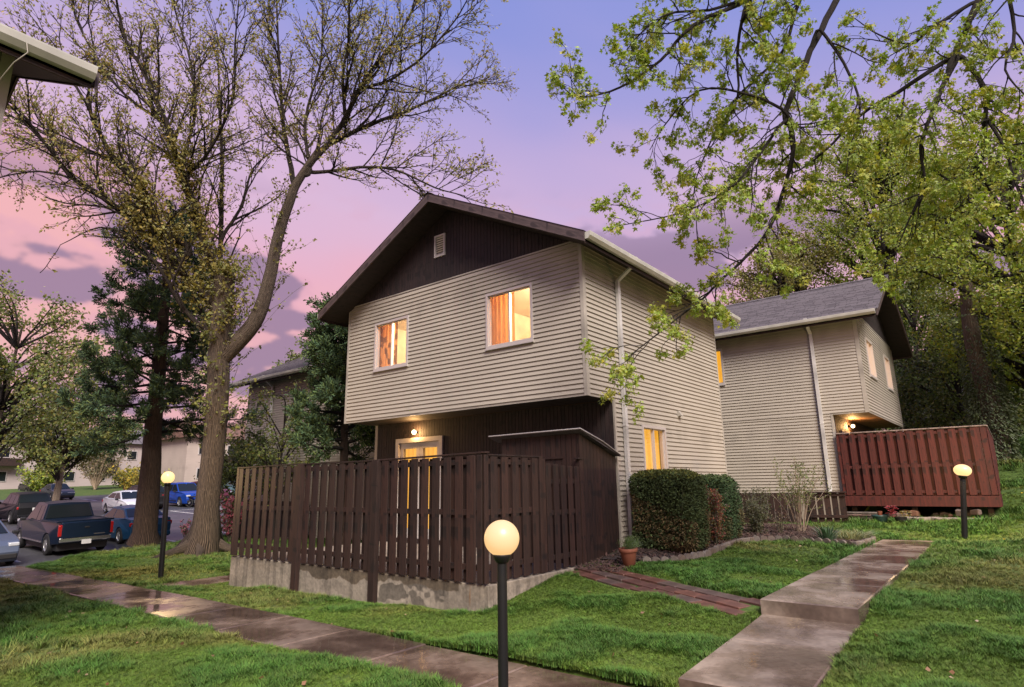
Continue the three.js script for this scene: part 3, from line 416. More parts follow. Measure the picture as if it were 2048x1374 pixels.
// the two lit upstairs rooms behind the front windows
for (const [x0, x1, lx, k] of [[-3.7, -0.1, -1.0, 1], [0.1, 3.7, 2.75, 1.25]]) {
  const wall = std({ color: rgb(0.72, 0.64, 0.5), roughness: 0.95, map: blot }), y0 = 3.3, y1 = 6.05, z0 = -3.3, z1 = -0.16, g = new THREE.Group(); g.name = 'lit_room'; A.add(g);
  part(g, 'room_wall', join([box2(x0, x1, y0, y1, z0 - 0.05, z0), box2(x0 - 0.05, x0, y0, y1, z0, z1), box2(x1, x1 + 0.05, y0, y1, z0, z1)]), wall); part(g, 'room_ceiling', box2(x0, x1, y1, y1 + 0.05, z0, z1), std({ color: rgb(0.72, 0.66, 0.56), roughness: 0.95 })); part(g, 'room_floor', box2(x0, x1, y0 - 0.05, y0, z0, z1), std({ color: rgb(0.3, 0.18, 0.1), roughness: 0.8 }));
  const b = part(g, 'ceiling_lamp', new THREE.SphereGeometry(0.13, 20, 14).scale(1, 0.6, 1), std({ color: rgb(0.8, 0.7, 0.5), emissive: rgb(1, 0.8, 0.5), emissiveIntensity: 2.5 })); b.position.set(lx, y1 - 0.16, -1.5); const l = new THREE.PointLight(rgb(1, 0.74, 0.42), 31 * k); l.position.copy(b.position); l.shadow.radius = 5; l.castShadow = true; g.add(l);
  part(g, 'wardrobe', join([box2(x0 + 0.3, x0 + 1.3, y0, y0 + 1.9, z0 + 0.01, z0 + 0.5)]), std({ color: rgb(0.3, 0.15, 0.06), map: grain, roughness: 0.6 })); part(g, 'wall_picture', box2(lx - 0.2, lx + 0.5, y0 + 1.3, y0 + 1.9, z0 + 0.001, z0 + 0.03), std({ color: rgb(0.35, 0.28, 0.2), map: blot, roughness: 0.6 }));
}
{ // french doors under the overhang
  const f = LOWER, d = part(A, 'door_frame', join([bar(f, -2.95, -2.83, 0, 2.62, -0.1, 0.05), bar(f, -1.25, -1.13, 0, 2.62, -0.1, 0.05), bar(f, -2.83, -1.25, 2.5, 2.62, -0.1, 0.05)]), M.white);
  for (const [p, q] of [[-2.83, -2.043], [-2.037, -1.25]]) { part(d, 'door_leaf', join([bar(f, p, p + 0.13, 0, 2.49, -0.07, -0.02), bar(f, q - 0.13, q, 0, 2.49, -0.07, -0.02), bar(f, p + 0.13, q - 0.13, 2.34, 2.49, -0.07, -0.02), bar(f, p + 0.13, q - 0.13, 0, 0.25, -0.07, -0.02)]), M.white); part(d, 'pane', bar(f, p + 0.13, q - 0.13, 0.25, 2.34, -0.047, -0.043), M.glass); part(d, 'curtain', curtainGeo(f, p + 0.02, q - 0.02, 0.1, 2.46, -0.2, 4), GL.gold); }
  downspout(A, RIGHT, -1.4, 6.16 - 0.02, 0.12, 0.52);
  const v = part(A, 'dryer_vent', join([bar(RIGHT, -4.4, -4.26, 2.95, 3.1, 0.02, 0.05), (() => { const s = new Soup(); const a = P(RIGHT, -4.39, 3.1, 0.05), b = P(RIGHT, -4.27, 3.1, 0.05), c = P(RIGHT, -4.27, 2.97, 0.13), e = P(RIGHT, -4.39, 2.97, 0.13), g = P(RIGHT, -4.39, 2.97, 0.05), k = P(RIGHT, -4.27, 2.97, 0.05); const U = [[0, 0], [0.1, 0], [0.1, 0.1], [0, 0.1]]; s.quad(a, b, c, e, null, U); s.tri(a, e, g, null, U); s.tri(b, k, c, null, U); return s.geo(); })()]), M.trim);
}
const B = house('house', 'two storey tan sided house with grey shingle roof rising above the red deck', [25.97, -1.02, -3.22], 0, {
  L: 8.2, ground: -0.5, front: true, left: true, rightPlain: true, courses: [true, false], leftY: 0.58,
  frontWin: [[-2.6, -1.4, 4.45, 5.66, [GL.peach, GL.peach]], [1.3, 2.5, 4.45, 5.66, [GL.peach, GL.peach]]],
  leftWin: [[-5.75, -4.47, 4.5, 5.72, [GL.gold, GL.gold]]], soffit: std({ color: rgb(0.2, 0.1, 0.045), map: grain, roughness: 0.7 }), door: [[-2.9, -1.9, 0.5, 2.55]],
});
planks(B, LOWER, -HW + 0.16, HW - 0.001, 0.1016, () => -0.3, () => UB - 0.03, [std({ color: rgb(0.06, 0.026, 0.016), map: grain, roughness: 0.7 })], [[-2.98, -1.82, 0.3, 2.63]]);
{
  const f = LOWER, d = part(B, 'door_frame', join([bar(f, -2.98, -2.9, 0.5, 2.63, -0.1, 0.05), bar(f, -1.9, -1.82, 0.5, 2.63, -0.1, 0.05), bar(f, -2.9, -1.9, 2.55, 2.63, -0.1, 0.05)]), M.white);
  part(d, 'door_leaf', bar(f, -2.89, -1.91, 0.5, 2.54, -0.07, -0.02), M.white);
  downspout(B, LEFT, -1.36, 6.14, 0.6, 0.52);
  part(B, 'joint_strip', bar(LEFT, -8.1, -1.1, UB - 0.0, UB + 0.03, 0.0, 0.034), M.trim);
  part(B, 'foundation', bar(LEFT, -8.1, -REC - 0.1, -0.6, 0.58, -0.12, -0.02), std({ color: rgb(0.22, 0.17, 0.15), map: concTex, roughness: 0.9 }));
}
const C = house('house', 'tan sided house half hidden behind the conifers left of the nearest house', [18.25, -1.45, -15.6], 0, { L: 11.4, ground: -0.8, left: true, front: false, rightPlain: true, leftY: -0.4, courses: [true, false] });
downspout(C, LEFT, -9.3, 6.14, -0.3, 0.52);
const D = house('house', 'house corner with brown soffit and white gutter jutting in at top left', [1.18, -1.42, -12.12], Math.PI / 2, { L: 8, ground: -1.2, left: true, front: true, rightPlain: true, leftY: 2.9 });
{ const c = new Soup(); c.tube([[-4.55, 6.2, 0.0], [-4.6, 6.0, 0.03], [-4.5, 5.88, -0.05], [-4.25, 5.7, -0.12], [-4.02, 5.45, -0.16], [-3.98, 5.0, -0.2]], Array(6).fill(0.006), 5); part(D, 'loose_wire', c.geo(), M.trim); }
// ---------------------------------------------------------------- patio: concrete wall, shadowbox fence, gate, shed
const FX = 7.265, FZ = -6.391, FT = 0.455, FB = -1.445;
{
  const ct = tex(1024, (u, v) => { // stains, a dark damp band under the cap with a ragged lower edge, patched render
    const x = u * 8, y = v * 0.8, n = fbm(x * 1.2, y * 3, 0, 5, 101), f = fbm(x * 24, y * 24, 0, 3, 102), streak = fbm(x * 9, y * 0.7, 0, 4, 103); let k = 0.72 + 0.3 * (n - 0.5) + 0.2 * (f - 0.5) - 0.13 * sm(0.5, 0.75, streak);
    const damp = sm(0.02, 0.05, y - 0.5 + 0.16 * (fbm(x * 2.5, 3, 0, 4, 104) - 0.3) * 2.2) * (x > 0.6 && x < 5.1 ? 1 : 0.15), patch = sm(0.53, 0.56, fbm(x * 1.7 + 3, y * 2.6, 0, 4, 105)) * (x > 0.9 && x < 2.6 ? 1 : 0.2), rust = sm(0.6, 0.8, fbm(x * 14, y * 1.2, 0, 3, 106)) * sm(0.25, 0.6, y) * (x < 0.55 ? 1 : 0); k *= 1 - 0.36 * Math.max(damp, patch * 0.9);
    return [k * mix(1, 0.95, rust), k * mix(0.96, 0.62, rust) * (1 - 0.05 * damp), k * mix(0.9, 0.36, rust) * (1 - 0.12 * damp)]; }, { m: 256 }); ct.repeat.set(1 / 8, 1 / 0.8); 
  const cm = std({ color: rgb(0.62, 0.585, 0.54), map: ct, roughness: 0.85, bumpMap: concBump, bumpScale: 0.006 });
  const t = thing('concrete_wall', 'stained low concrete wall under the brown patio fence', 'wall', [FX, -1.9, -9]);
  const zs = [-6.3, -8.89, -11.28, -13.93];
  for (let i = 0; i < 3; i++) { const z1 = zs[i], z0 = zs[i + 1] + 0.012, g = rbox(0.22, 1.0, z1 - z0, 0.015, 0, 0, 0, 1), p = g.attributes.position, n = g.attributes.normal, uv = g.attributes.uv; for (let k = 0; k < p.count; k++) { const wz = p.getZ(k) + (z0 + z1) / 2, wy = p.getY(k) - 0.5 + FB - 0.02; uv.setXY(k, -6.3 - wz + (Math.abs(n.getX(k)) > 0.5 ? 0 : p.getX(k)), wy + 2.1); } g.translate(FX + 0.1, FB - 0.52, (z0 + z1) / 2); wpart(t, 'wall_block', g, cm); }
  { const g = rbox(2.7, 0.6, 0.22, 0.015), p = g.attributes.position, uv = g.attributes.uv; for (let k = 0; k < p.count; k++) uv.setXY(k, p.getX(k) + 6.4, p.getY(k) + 0.3); g.translate(FX + 1.57, FB - 0.32, FZ - 0.02); wpart(t, 'wall_block', g, cm); }
}
function picketRun(parent, mats, from, to, n, { y0, y1, deep = 0.032, w = 0.162, rails, th = 0.02, tilt = 0.006, back = true, sag = 0, first = 0.5, outward = 1 }) {
  const dx = to[0] - from[0], dz = to[1] - from[1], L = Math.hypot(dx, dz), ux = dx / L, uz = dz / L, nx = uz * outward, nz = -ux * outward, an = Math.atan2(-uz, ux), pitch = L / n;
  const put = (name, gw, gh, gd, s, y, o, mat, tl = 0) => { const m = part(parent, name, rbox(gw, gh, gd, 0.004), mat); m.position.set(from[0] + ux * s + nx * o, y, from[1] + uz * s + nz * o).sub(parent.position); m.rotation.set(0, an, tl, 'YXZ'); return m; };
  const pick = () => mats[(rnd() * mats.length) | 0];
  for (let i = 0; i < n; i++) { const s = (i + first) * pitch, top = typeof y1 === 'function' ? y1(s) : y1, bot = typeof y0 === 'function' ? y0(s) : y0; put('picket', w + rr(-0.004, 0.004), top - bot + rr(-0.012, 0.006), th, s, (top + bot) / 2, 0.032 + rr(-0.002, 0.003), pick(), rr(-tilt, tilt)); if (back && i + first + 0.5 < n) put('picket', w * 1.02, top - bot - 0.02, th, s + pitch / 2 + rr(-0.012, 0.012), (top + bot) / 2, -deep, pick(), rr(-tilt, tilt)); }
  for (const ry of rails) { const m = put('rail', L, 0.085, 0.042, L / 2, ry - sag / 2, 0, pick()); m.rotation.z = sag ? -sag / L : 0; }
}
{
  const f = thing('patio_fence', 'dark brown shadowbox fence on the stained concrete wall around the patio', 'fence', [FX, FB, -9]);
  const segs = [[-13.85, -11.36, 9], [-11.2, -8.98, 8], [-8.82, -6.5, 9]];
  for (const [z0, z1, n] of segs) picketRun(f, woodBrown, [FX, z0], [FX, z1], n, { y0: FB + 0.0, y1: FT - 0.01, rails: [FT - 0.1, -0.42, FB + 0.22], outward: -1 });
  const post = (x, y0, y1, z, w = 0.14, d = 0.1) => wpart(f, 'post', rbox(d, y1 - y0, w, 0.006, x, (y0 + y1) / 2, z), woodBrown[(rnd() * 5) | 0]);
  post(FX - 0.055, -2.35, FT + 0.01, -11.28, 0.16); post(FX - 0.055, -2.35, FT + 0.01, -8.9, 0.16); post(FX, FB, FT, -13.85, 0.1, 0.09); post(FX, FB, FT, -6.44, 0.1, 0.1); post(FX - 0.03, FB, FT, -6.6, 0.14, 0.02); post(FX + 0.0, FB, FT, -6.34, 0.03, 0.09);
  // cap boards, a little warped
  for (const [z0, z1, e] of [[-13.9, -11.3, 0.012], [-11.28, -8.9, -0.004], [-8.88, -6.3, 0.03]]) { const m = part(f, 'cap_board', rbox(0.1, 0.025, z1 - z0 - 0.01, 0.004), woodBrown[(rnd() * 5) | 0]); m.position.set(0, FT + 0.005 + e / 2 - FB, (z0 + z1) / 2 + 9); m.rotation.x = -e / (z1 - z0); }
  picketRun(f, woodBrown, [FX + 0.08, FZ], [FX + 1.42, FZ], 5, { y0: FB, y1: FT - 0.02, rails: [FT - 0.1, -0.42, FB + 0.22], outward: -1 });
  const m = part(f, 'cap_board', rbox(1.5, 0.025, 0.1, 0.004), woodBrown[1]); m.position.set(0.72, FT + 0.0 - FB, FZ + 9);
  wpart(f, 'post', rbox(0.1, FT - FB + 0.02, 0.1, 0.006, FX + 1.46, (FT + FB) / 2, FZ), woodBrown[0]);
  // gate with leaning boards
  const g = thing('patio_gate', 'sagging dark brown picket gate between the patio fence and the shed', 'gate', [8.85, -1.47, FZ]);
  picketRun(g, woodBrown, [8.84, FZ], [9.98, FZ], 5, { y0: FB + 0.0, y1: (s) => FT - 0.1 - 0.05 * s, rails: [FT - 0.42, -0.5, FB + 0.2], w: 0.15, tilt: 0.022, outward: -1, back: true });
  for (const x of [8.8, 10.02]) wpart(g, 'post', rbox(0.09, FT - FB - 0.03, 0.1, 0.006, x, (FT + FB) / 2 - 0.02, FZ), woodBrown[2]);
  wpart(g, 'latch_block', rbox(0.16, 0.03, 0.1, 0.006, 10.0, FT + 0.0, FZ), woodBrown[1]);
}
{ // shed against the house wall
  const s = thing('garden_shed', 'brown board shed with a thin sloping roof against the house corner', 'shed', [10.75, -1.5, -7.3]);
  const x0 = 10.02, x1 = 11.38, z0 = -8.3, z1 = -6.36, top = (x) => mix(0.93, 0.5, (x - x0) / (x1 - x0));
  wpart(s, 'wall', box2(x0 + 0.03, x1, -1.5, 0.45, z0 + 0.03, z1 - 0.03), woodBrown[1]);
  const q = { o: [-10.75, 1.5, 7.3], u: [1, 0, 0], n: [0, 0, 1] };
  const rel = (o, u, n) => ({ o: [o[0] - 10.75, o[1] + 1.5, o[2] + 7.3], u, n });
  planks(s, rel([x0, 0, z1 - 0.03], [1, 0, 0], [0, 0, 1]), 0, x1 - x0, 0.125, () => -1.47, (a) => top(x0 + a), woodBrown, [], 0.024);
  planks(s, rel([x0 + 0.03, 0, z0], [0, 0, 1], [-1, 0, 0]), 0, z1 - z0 - 0.03, 0.125, () => -1.47, () => 0.93, woodBrown, [], 0.024);
  const r = new Soup(), v = []; for (const [dy] of [[0], [0.045]]) v.push([x0 - 0.12, 0.965 + dy, z0 - 0.25], [x0 - 0.12, 0.985 + dy, z1 + 0.1], [x1 + 0.02, 0.53 + dy, z1 + 0.1], [x1 + 0.02, 0.53 + dy, z0 - 0.25]); const U = [[0, 0], [0, 2], [1.5, 2], [1.5, 0]]; r.quad(v[0], v[1], v[2], v[3], null, U); r.quad(v[4], v[5], v[6], v[7], null, U); for (let i = 0; i < 4; i++) { const j = (i + 1) % 4; r.quad(v[i], v[j], v[4 + j], v[4 + i], null, U); }
  const rg = r.geo(); wpart(s, 'roof', rg, shingle[0]); 
  const ed = new Soup(); ed.tube([[x0 - 0.13, 0.99, z0 - 0.25], [x0 - 0.13, 1.0, -7.4], [x0 - 0.13, 1.01, z1 + 0.11], [10.7, 0.8, z1 + 0.115], [x1 + 0.02, 0.555, z1 + 0.11]], Array(5).fill(0.016), 5); wpart(s, 'drip_edge', ed.geo(), std({ color: rgb(0.3, 0.27, 0.26), roughness: 0.5 }));
  wpart(s, 'door_trim', box2(x0 - 0.02, x0 + 0.004, 0.47, 0.51, -7.35, -6.75), woodBrown[0]);
}
// patio floor inside the fence
structure('patio', metre(new THREE.BoxGeometry(4.0, 0.1, 7.4).translate(9.4, -1.52, -10.15)), std({ color: rgb(0.3, 0.26, 0.23), map: concTex, roughness: 0.8 }), 'plain concrete patio floor behind the brown fence', 'patio');
// ---------------------------------------------------------------- red deck
{
  const X = 21.9, Z0 = -4.15, Z1 = -0.38, top = 1.4, bot = -0.5, X1 = 29.4;
  const d = thing('wooden_deck', 'raised red brown deck with tall board fence beside the far house', 'deck', [25, -1.2, -2.3]);
  picketRun(d, woodRed, [X, Z0], [X, Z1 - 0.14], 14, { y0: bot, y1: top - 0.02, w: 0.17, deep: 0.07, rails: [top - 0.11, 0.35, bot + 0.1], tilt: 0.004, outward: -1, back: true });
  picketRun(d, woodRed, [X + 0.06, Z1], [X1, Z1], 26, { y0: bot, y1: top - 0.02, w: 0.175, rails: [top - 0.11, 0.35, bot + 0.1], tilt: 0.004, outward: -1, back: true });
  wpart(d, 'rim_board', rbox(0.045, 0.3, Z1 - Z0 + 0.1, 0.006, X - 0.035, -0.67, (Z0 + Z1) / 2), woodRed[0]); wpart(d, 'rim_board', rbox(X1 - X, 0.3, 0.045, 0.006, (X + X1) / 2, -0.67, Z1 + 0.035), woodRed[1]);
  wpart(d, 'top_rail', rbox(0.12, 0.035, Z1 - Z0 + 0.08, 0.006, X, top + 0.012, (Z0 + Z1) / 2), M.railTop = std({ color: rgb(0.33, 0.25, 0.22), map: grain, roughness: 0.6 })); wpart(d, 'top_rail', rbox(X1 - X - 0.06, 0.035, 0.12, 0.006, (X + X1) / 2 + 0.08, top + 0.012, Z1), M.railTop);
  for (const [x, z] of [[X + 0.03, Z1 - 0.05], [X + 0.03, -2.27], [X + 0.03, Z0]]) wpart(d, 'post', rbox(0.1, top - bot - 0.0, 0.12, 0.006, x, (top + bot) / 2, z), woodRed[2]);
  for (const z of [Z1 - 0.07, Z1 - 0.2]) wpart(d, 'picket', rbox(0.022, top - bot - 0.01, 0.12, 0.004, X - 0.03, (top + bot) / 2, z), woodRed[1]);
  for (const [x, z] of [[22.2, -0.6], [22.2, -2.4], [22.2, -4.0], [25.5, -0.6], [29, -0.6]]) wpart(d, 'deck_leg', rbox(0.14, 1.2, 0.14, 0.006, x, -1.3, z), woodBrown[0]);
  for (let z = Z0; z < Z1 - 0.05; z += 0.15) wpart(d, 'deck_board', box2(X + 0.05, X1, -0.53, -0.5, z, z + 0.142), woodRed[(rnd() * 3) | 0]);
}
// small brown fences by the far house
{
  const f = thing('low_fence', 'low dark brown picket fence behind the bare stemmed shrub', 'fence', [20.3, -1.35, -5.8]); picketRun(f, woodBrown, [20.3, -7.4], [20.3, -5.1], 12, { y0: -1.42, y1: -0.38, rails: [-0.5, -1.2], w: 0.18, back: false, outward: -1 });
  picketRun(f, woodBrown, [20.36, -5.05], [21.3, -5.05], 4, { y0: -1.42, y1: -0.36, rails: [-0.5, -1.2], w: 0.16, back: false, outward: -1 });
  const g = thing('low_fence', 'low dark brown gate panel with wide gaps left of the red deck', 'fence', [20.6, -1.35, -4.45]); picketRun(g, woodBrown, [20.6, -4.95], [20.6, -3.92], 5, { y0: -1.32, y1: -0.4, rails: [-0.46, -1.08], w: 0.165, th: 0.02, back: false, outward: 1 });
  wpart(g, 'cap_board', rbox(0.07, 0.04, 1.1, 0.005, 20.57, -0.38, -4.43), woodBrown[0]);
}
// ---------------------------------------------------------------- lamps
M.globe = std({ color: rgb(0.24, 0.2, 0.16), emissive: rgb(1, 0.6, 0.25), emissiveIntensity: 0.66, roughness: 0.35 });
M.globeHot = std({ color: rgb(0.24, 0.2, 0.16), emissive: rgb(1, 0.64, 0.26), emissiveIntensity: 0.95, roughness: 0.35 });
function lampPost(label, x, y0, yc, z, r, mat, power, flat = 1, lean = 0, pw = 0.042) {
  const t = thing('lamp_post', label, 'lamp post', [x, y0, z], 0, undefined), H = yc - y0;
  const pr = new THREE.LatheGeometry([[pw, -0.25], [pw, 0.3], [pw, 0.31], [pw * 0.97, H - r * flat - 0.05]].map(([a, b]) => new THREE.Vector2(a, b)), 20); part(t, 'post', pr, M.iron);
  const col = part(t, 'collar', new THREE.LatheGeometry([[0.03, -0.06], [pw * 1.25, -0.055], [r * 0.5, -0.012], [r * 0.52, 0.012], [r * 0.42, 0.028]].map(([a, b]) => new THREE.Vector2(a, b)), 24), M.iron); col.position.y = H - r * flat * 0.93;
  const g = part(t, 'globe', new THREE.SphereGeometry(r, 40, 28).scale(1, flat, 1), mat); g.position.y = H;
  const l = new THREE.PointLight(rgb(1, 0.66, 0.3), power); l.position.y = H; l.shadow.radius = r * 45; l.castShadow = true; t.add(l);
  t.rotation.z = lean; return t;
}
lampPost('black lamp post with large glowing globe in the near foreground', 4.2, -1.83, -0.45, -3.49, 0.151, M.globe, 5);
lampPost('tall leaning black lamp post with bright globe beside the far sidewalk', 6.72, -2.1, 0.29, -16.1, 0.148, M.globeHot, 14, 1, 0.035, 0.06);
lampPost('black lamp post with flattened orange globe before the red deck', 18.1, -1.45, 0.165, -1.08, 0.178, M.globeHot, 22, 0.78, 0, 0.06).rotation.x = 0.12;
function wallLamp(label, x, y, z, n, power) { // n: outward
  const t = thing('wall_lamp', label, 'wall lamp', [x, y, z]); const pl = part(t, 'back_plate', new THREE.CylinderGeometry(0.06, 0.06, 0.02, 20).rotateX(Math.PI / 2), M.iron); pl.lookAt(V3(x + n[0], y, z + n[1])); const arm = part(t, 'holder', new THREE.CylinderGeometry(0.025, 0.035, 0.1, 14).rotateX(Math.PI / 2), M.iron); arm.position.set(n[0] * 0.05, 0, n[1] * 0.05); arm.lookAt(V3(x + n[0], y, z + n[1]));
  const b = part(t, 'bulb', new THREE.SphereGeometry(0.062, 24, 18), M.bulb ??= std({ color: rgb(0.9, 0.8, 0.6), emissive: rgb(1, 0.75, 0.4), emissiveIntensity: 6, roughness: 0.4 })); b.position.set(n[0] * 0.13, 0, n[1] * 0.13);
  const l = new THREE.PointLight(rgb(1, 0.55, 0.2), power); l.position.copy(b.position); l.shadow.radius = 3; l.castShadow = true; t.add(l);
}
wallLamp('small glowing porch lamp above the white patio door', 11.43, 1.41, -12.43, [-1, 0], 3);
wallLamp('small glowing porch lamp under the overhang above the red deck', 24.3, 1.8, -4.22, [0, 1], 4.5);
// ---------------------------------------------------------------- pots and odds and ends
{
  const terra = std({ color: rgb(0.23, 0.075, 0.04), map: blot, roughness: 0.75 });
  const p = thing('flower_pot', 'terracotta pot with feathery green plant at the house corner', 'pot', [10.1, -1.43, -5.48]); const k = part(p, 'pot', new THREE.LatheGeometry([[0, 0], [0.1, 0], [0.145, 0.24], [0.165, 0.245], [0.165, 0.3], [0.14, 0.3], [0.13, 0.26], [0, 0.25]].map(([a, b]) => new THREE.Vector2(a, b)), 24), terra); k.rotation.z = 0.06;
  const s = new Soup(); for (let i = 0; i < 420; i++) { const a = rr(0, 6.28), b = rr(0.1, 1.1), l = rr(0.1, 0.26), d = [Math.cos(a) * Math.sin(b) + 0.25, Math.cos(b), Math.sin(a) * Math.sin(b)], o = [rr(-0.06, 0.08), 0.26, rr(-0.06, 0.06)], e = [o[0] + d[0] * l, o[1] + d[1] * l - 0.1 * b * l, o[2] + d[2] * l], m = rr(0.6, 1.3), c = [0.14 * m, 0.25 * m, 0.03 * m]; s.tri(o, [e[0] - 0.006, e[1], e[2] + 0.006], e, c); s.tri(e, [e[0] + rr(-0.03, 0.03), e[1] + 0.02, e[2] + rr(-0.03, 0.03)], [e[0] + 0.012, e[1] - 0.01, e[2]], c); } part(p, 'leaves', s.geo(), M.leafV ??= new THREE.MeshPhysicalMaterial({ vertexColors: true, roughness: 0.85, transmission: 0.5, thickness: 0, side: THREE.DoubleSide }), true);
  const tub = (name, label, cat, x, z, geo, mat) => { const t = thing(name, label, cat, [x, groundY(x, z), z]); part(t, name === 'planter' ? 'tub' : 'body', geo, mat); return t; };
  const gp = tub('planter', 'dark green tub planter in front of the red deck', 'planter', 20.9, -3.15, new THREE.LatheGeometry([[0, 0], [0.15, 0], [0.2, 0.21], [0.215, 0.22], [0.215, 0.26], [0.18, 0.26], [0.17, 0.22], [0, 0.2]].map(([a, b]) => new THREE.Vector2(a, b)), 24), std({ color: rgb(0.02, 0.055, 0.05), roughness: 0.5 }));
  part(gp, 'soil', new THREE.CylinderGeometry(0.17, 0.17, 0.02, 20).translate(0, 0.23, 0), std({ color: rgb(0.03, 0.02, 0.015) })); part(gp, 'small_pot', new THREE.CylinderGeometry(0.07, 0.055, 0.14, 16).translate(-0.08, 0.3, 0.02), terra);
  const ft = thing('flower_pot', 'pot of bright red and yellow flowers beside the green planter', 'pot', [20.75, groundY(20.75, -2.62), -2.62]); part(ft, 'pot', new THREE.CylinderGeometry(0.16, 0.12, 0.2, 20).translate(0, 0.1, 0), std({ color: rgb(0.012, 0.012, 0.014), roughness: 0.5 }));
  const fl = new Soup(), lv = new Soup(); for (let i = 0; i < 90; i++) { const red = i < 55, a = rr(0, 6.28), r = rr(0, 0.15), cx = (red ? 0 : 0.0) + r * Math.cos(a), cz = (red ? -0.2 : 0.14) + r * Math.sin(a), cy = rr(0.2, red ? 0.5 : 0.36); for (let p2 = 0; p2 < 6; p2++) { const t0 = p2 / 6 * 6.28, t1 = t0 + 0.9, q = 0.045, c = red ? [0.45, 0.015, 0.035] : rnd() < 0.5 ? [0.55, 0.38, 0.05] : [0.08, 0.17, 0.03]; fl.tri([cx, cy, cz], [cx + q * Math.cos(t0), cy + rr(0, 0.02), cz + q * Math.sin(t0)], [cx + q * Math.cos(t1), cy + rr(0, 0.02), cz + q * Math.sin(t1)], c); } } part(ft, 'flowers', fl.geo(), M.leafV, true);
  // salvaged stone, blocks and boards under the deck
  const sm2 = [[0.2, 0.16, 0.14], [0.26, 0.2, 0.17], [0.16, 0.14, 0.13], [0.27, 0.13, 0.075]].map((c) => std({ color: rgb(...c), map: concTex, roughness: 0.85, bumpMap: concBump, bumpScale: 0.01 }));
  for (let i = 0; i < 24; i++) { const z = rr(-3.9, -0.8), w = rr(0.14, 0.34), hh = rr(0.1, 0.2), x = rr(21.75, 22.6), t = thing('rubble_stone', 'rough salvaged stone lying in the rubble under the red deck', 'stone', [x, groundY(x, z) + hh * 0.42 + (i % 3 === 0 ? 0.13 : 0), z], rr(0, 3), 'rubble under the red deck'); const g = rbox(w, hh, rr(0.12, 0.26), 0.03, 0, 0, 0, 2), p = g.attributes.position; for (let k = 0; k < p.count; k++) { const n = 0.05 * (fbm(p.getX(k) * 9 + i, p.getZ(k) * 9 + p.getY(k) * 7, 0, 2, 9) - 0.5); p.setXYZ(k, p.getX(k) * (1 + n * 3), p.getY(k) + n, p.getZ(k) * (1 - n * 3)); } g.computeVertexNormals(); part(t, 'block', g, sm2[(rnd() * 4) | 0]); t.rotation.z = rr(-0.15, 0.15); }
  const bs = thing('board_stack', 'small stack of weathered boards under the left end of the red deck', 'boards', [21.7, groundY(21.7, -3.75), -3.75]); for (let i = 0; i < 5; i++) { const m = part(bs, 'board', rbox(0.2, 0.04, rr(0.7, 0.95), 0.004), std({ color: rgb(0.2 + 0.05 * (i % 2), 0.17, 0.15), map: grain, roughness: 0.9 })); m.position.set(rr(-0.04, 0.04), 0.03 + i * 0.062, rr(-0.06, 0.06)); m.rotation.y = rr(-0.06, 0.06); }
  const tb = thing('timber', 'long pale timber edging the grass in front of the red deck', 'timber', [21.55, groundY(21.5, -1.6) + 0.03, -1.5]); const tg = part(tb, 'beam', rbox(0.14, 0.12, 2.5, 0.012), std({ color: rgb(0.38, 0.33, 0.29), map: grain, roughness: 0.85 })); tg.rotation.y = 0.02;
}
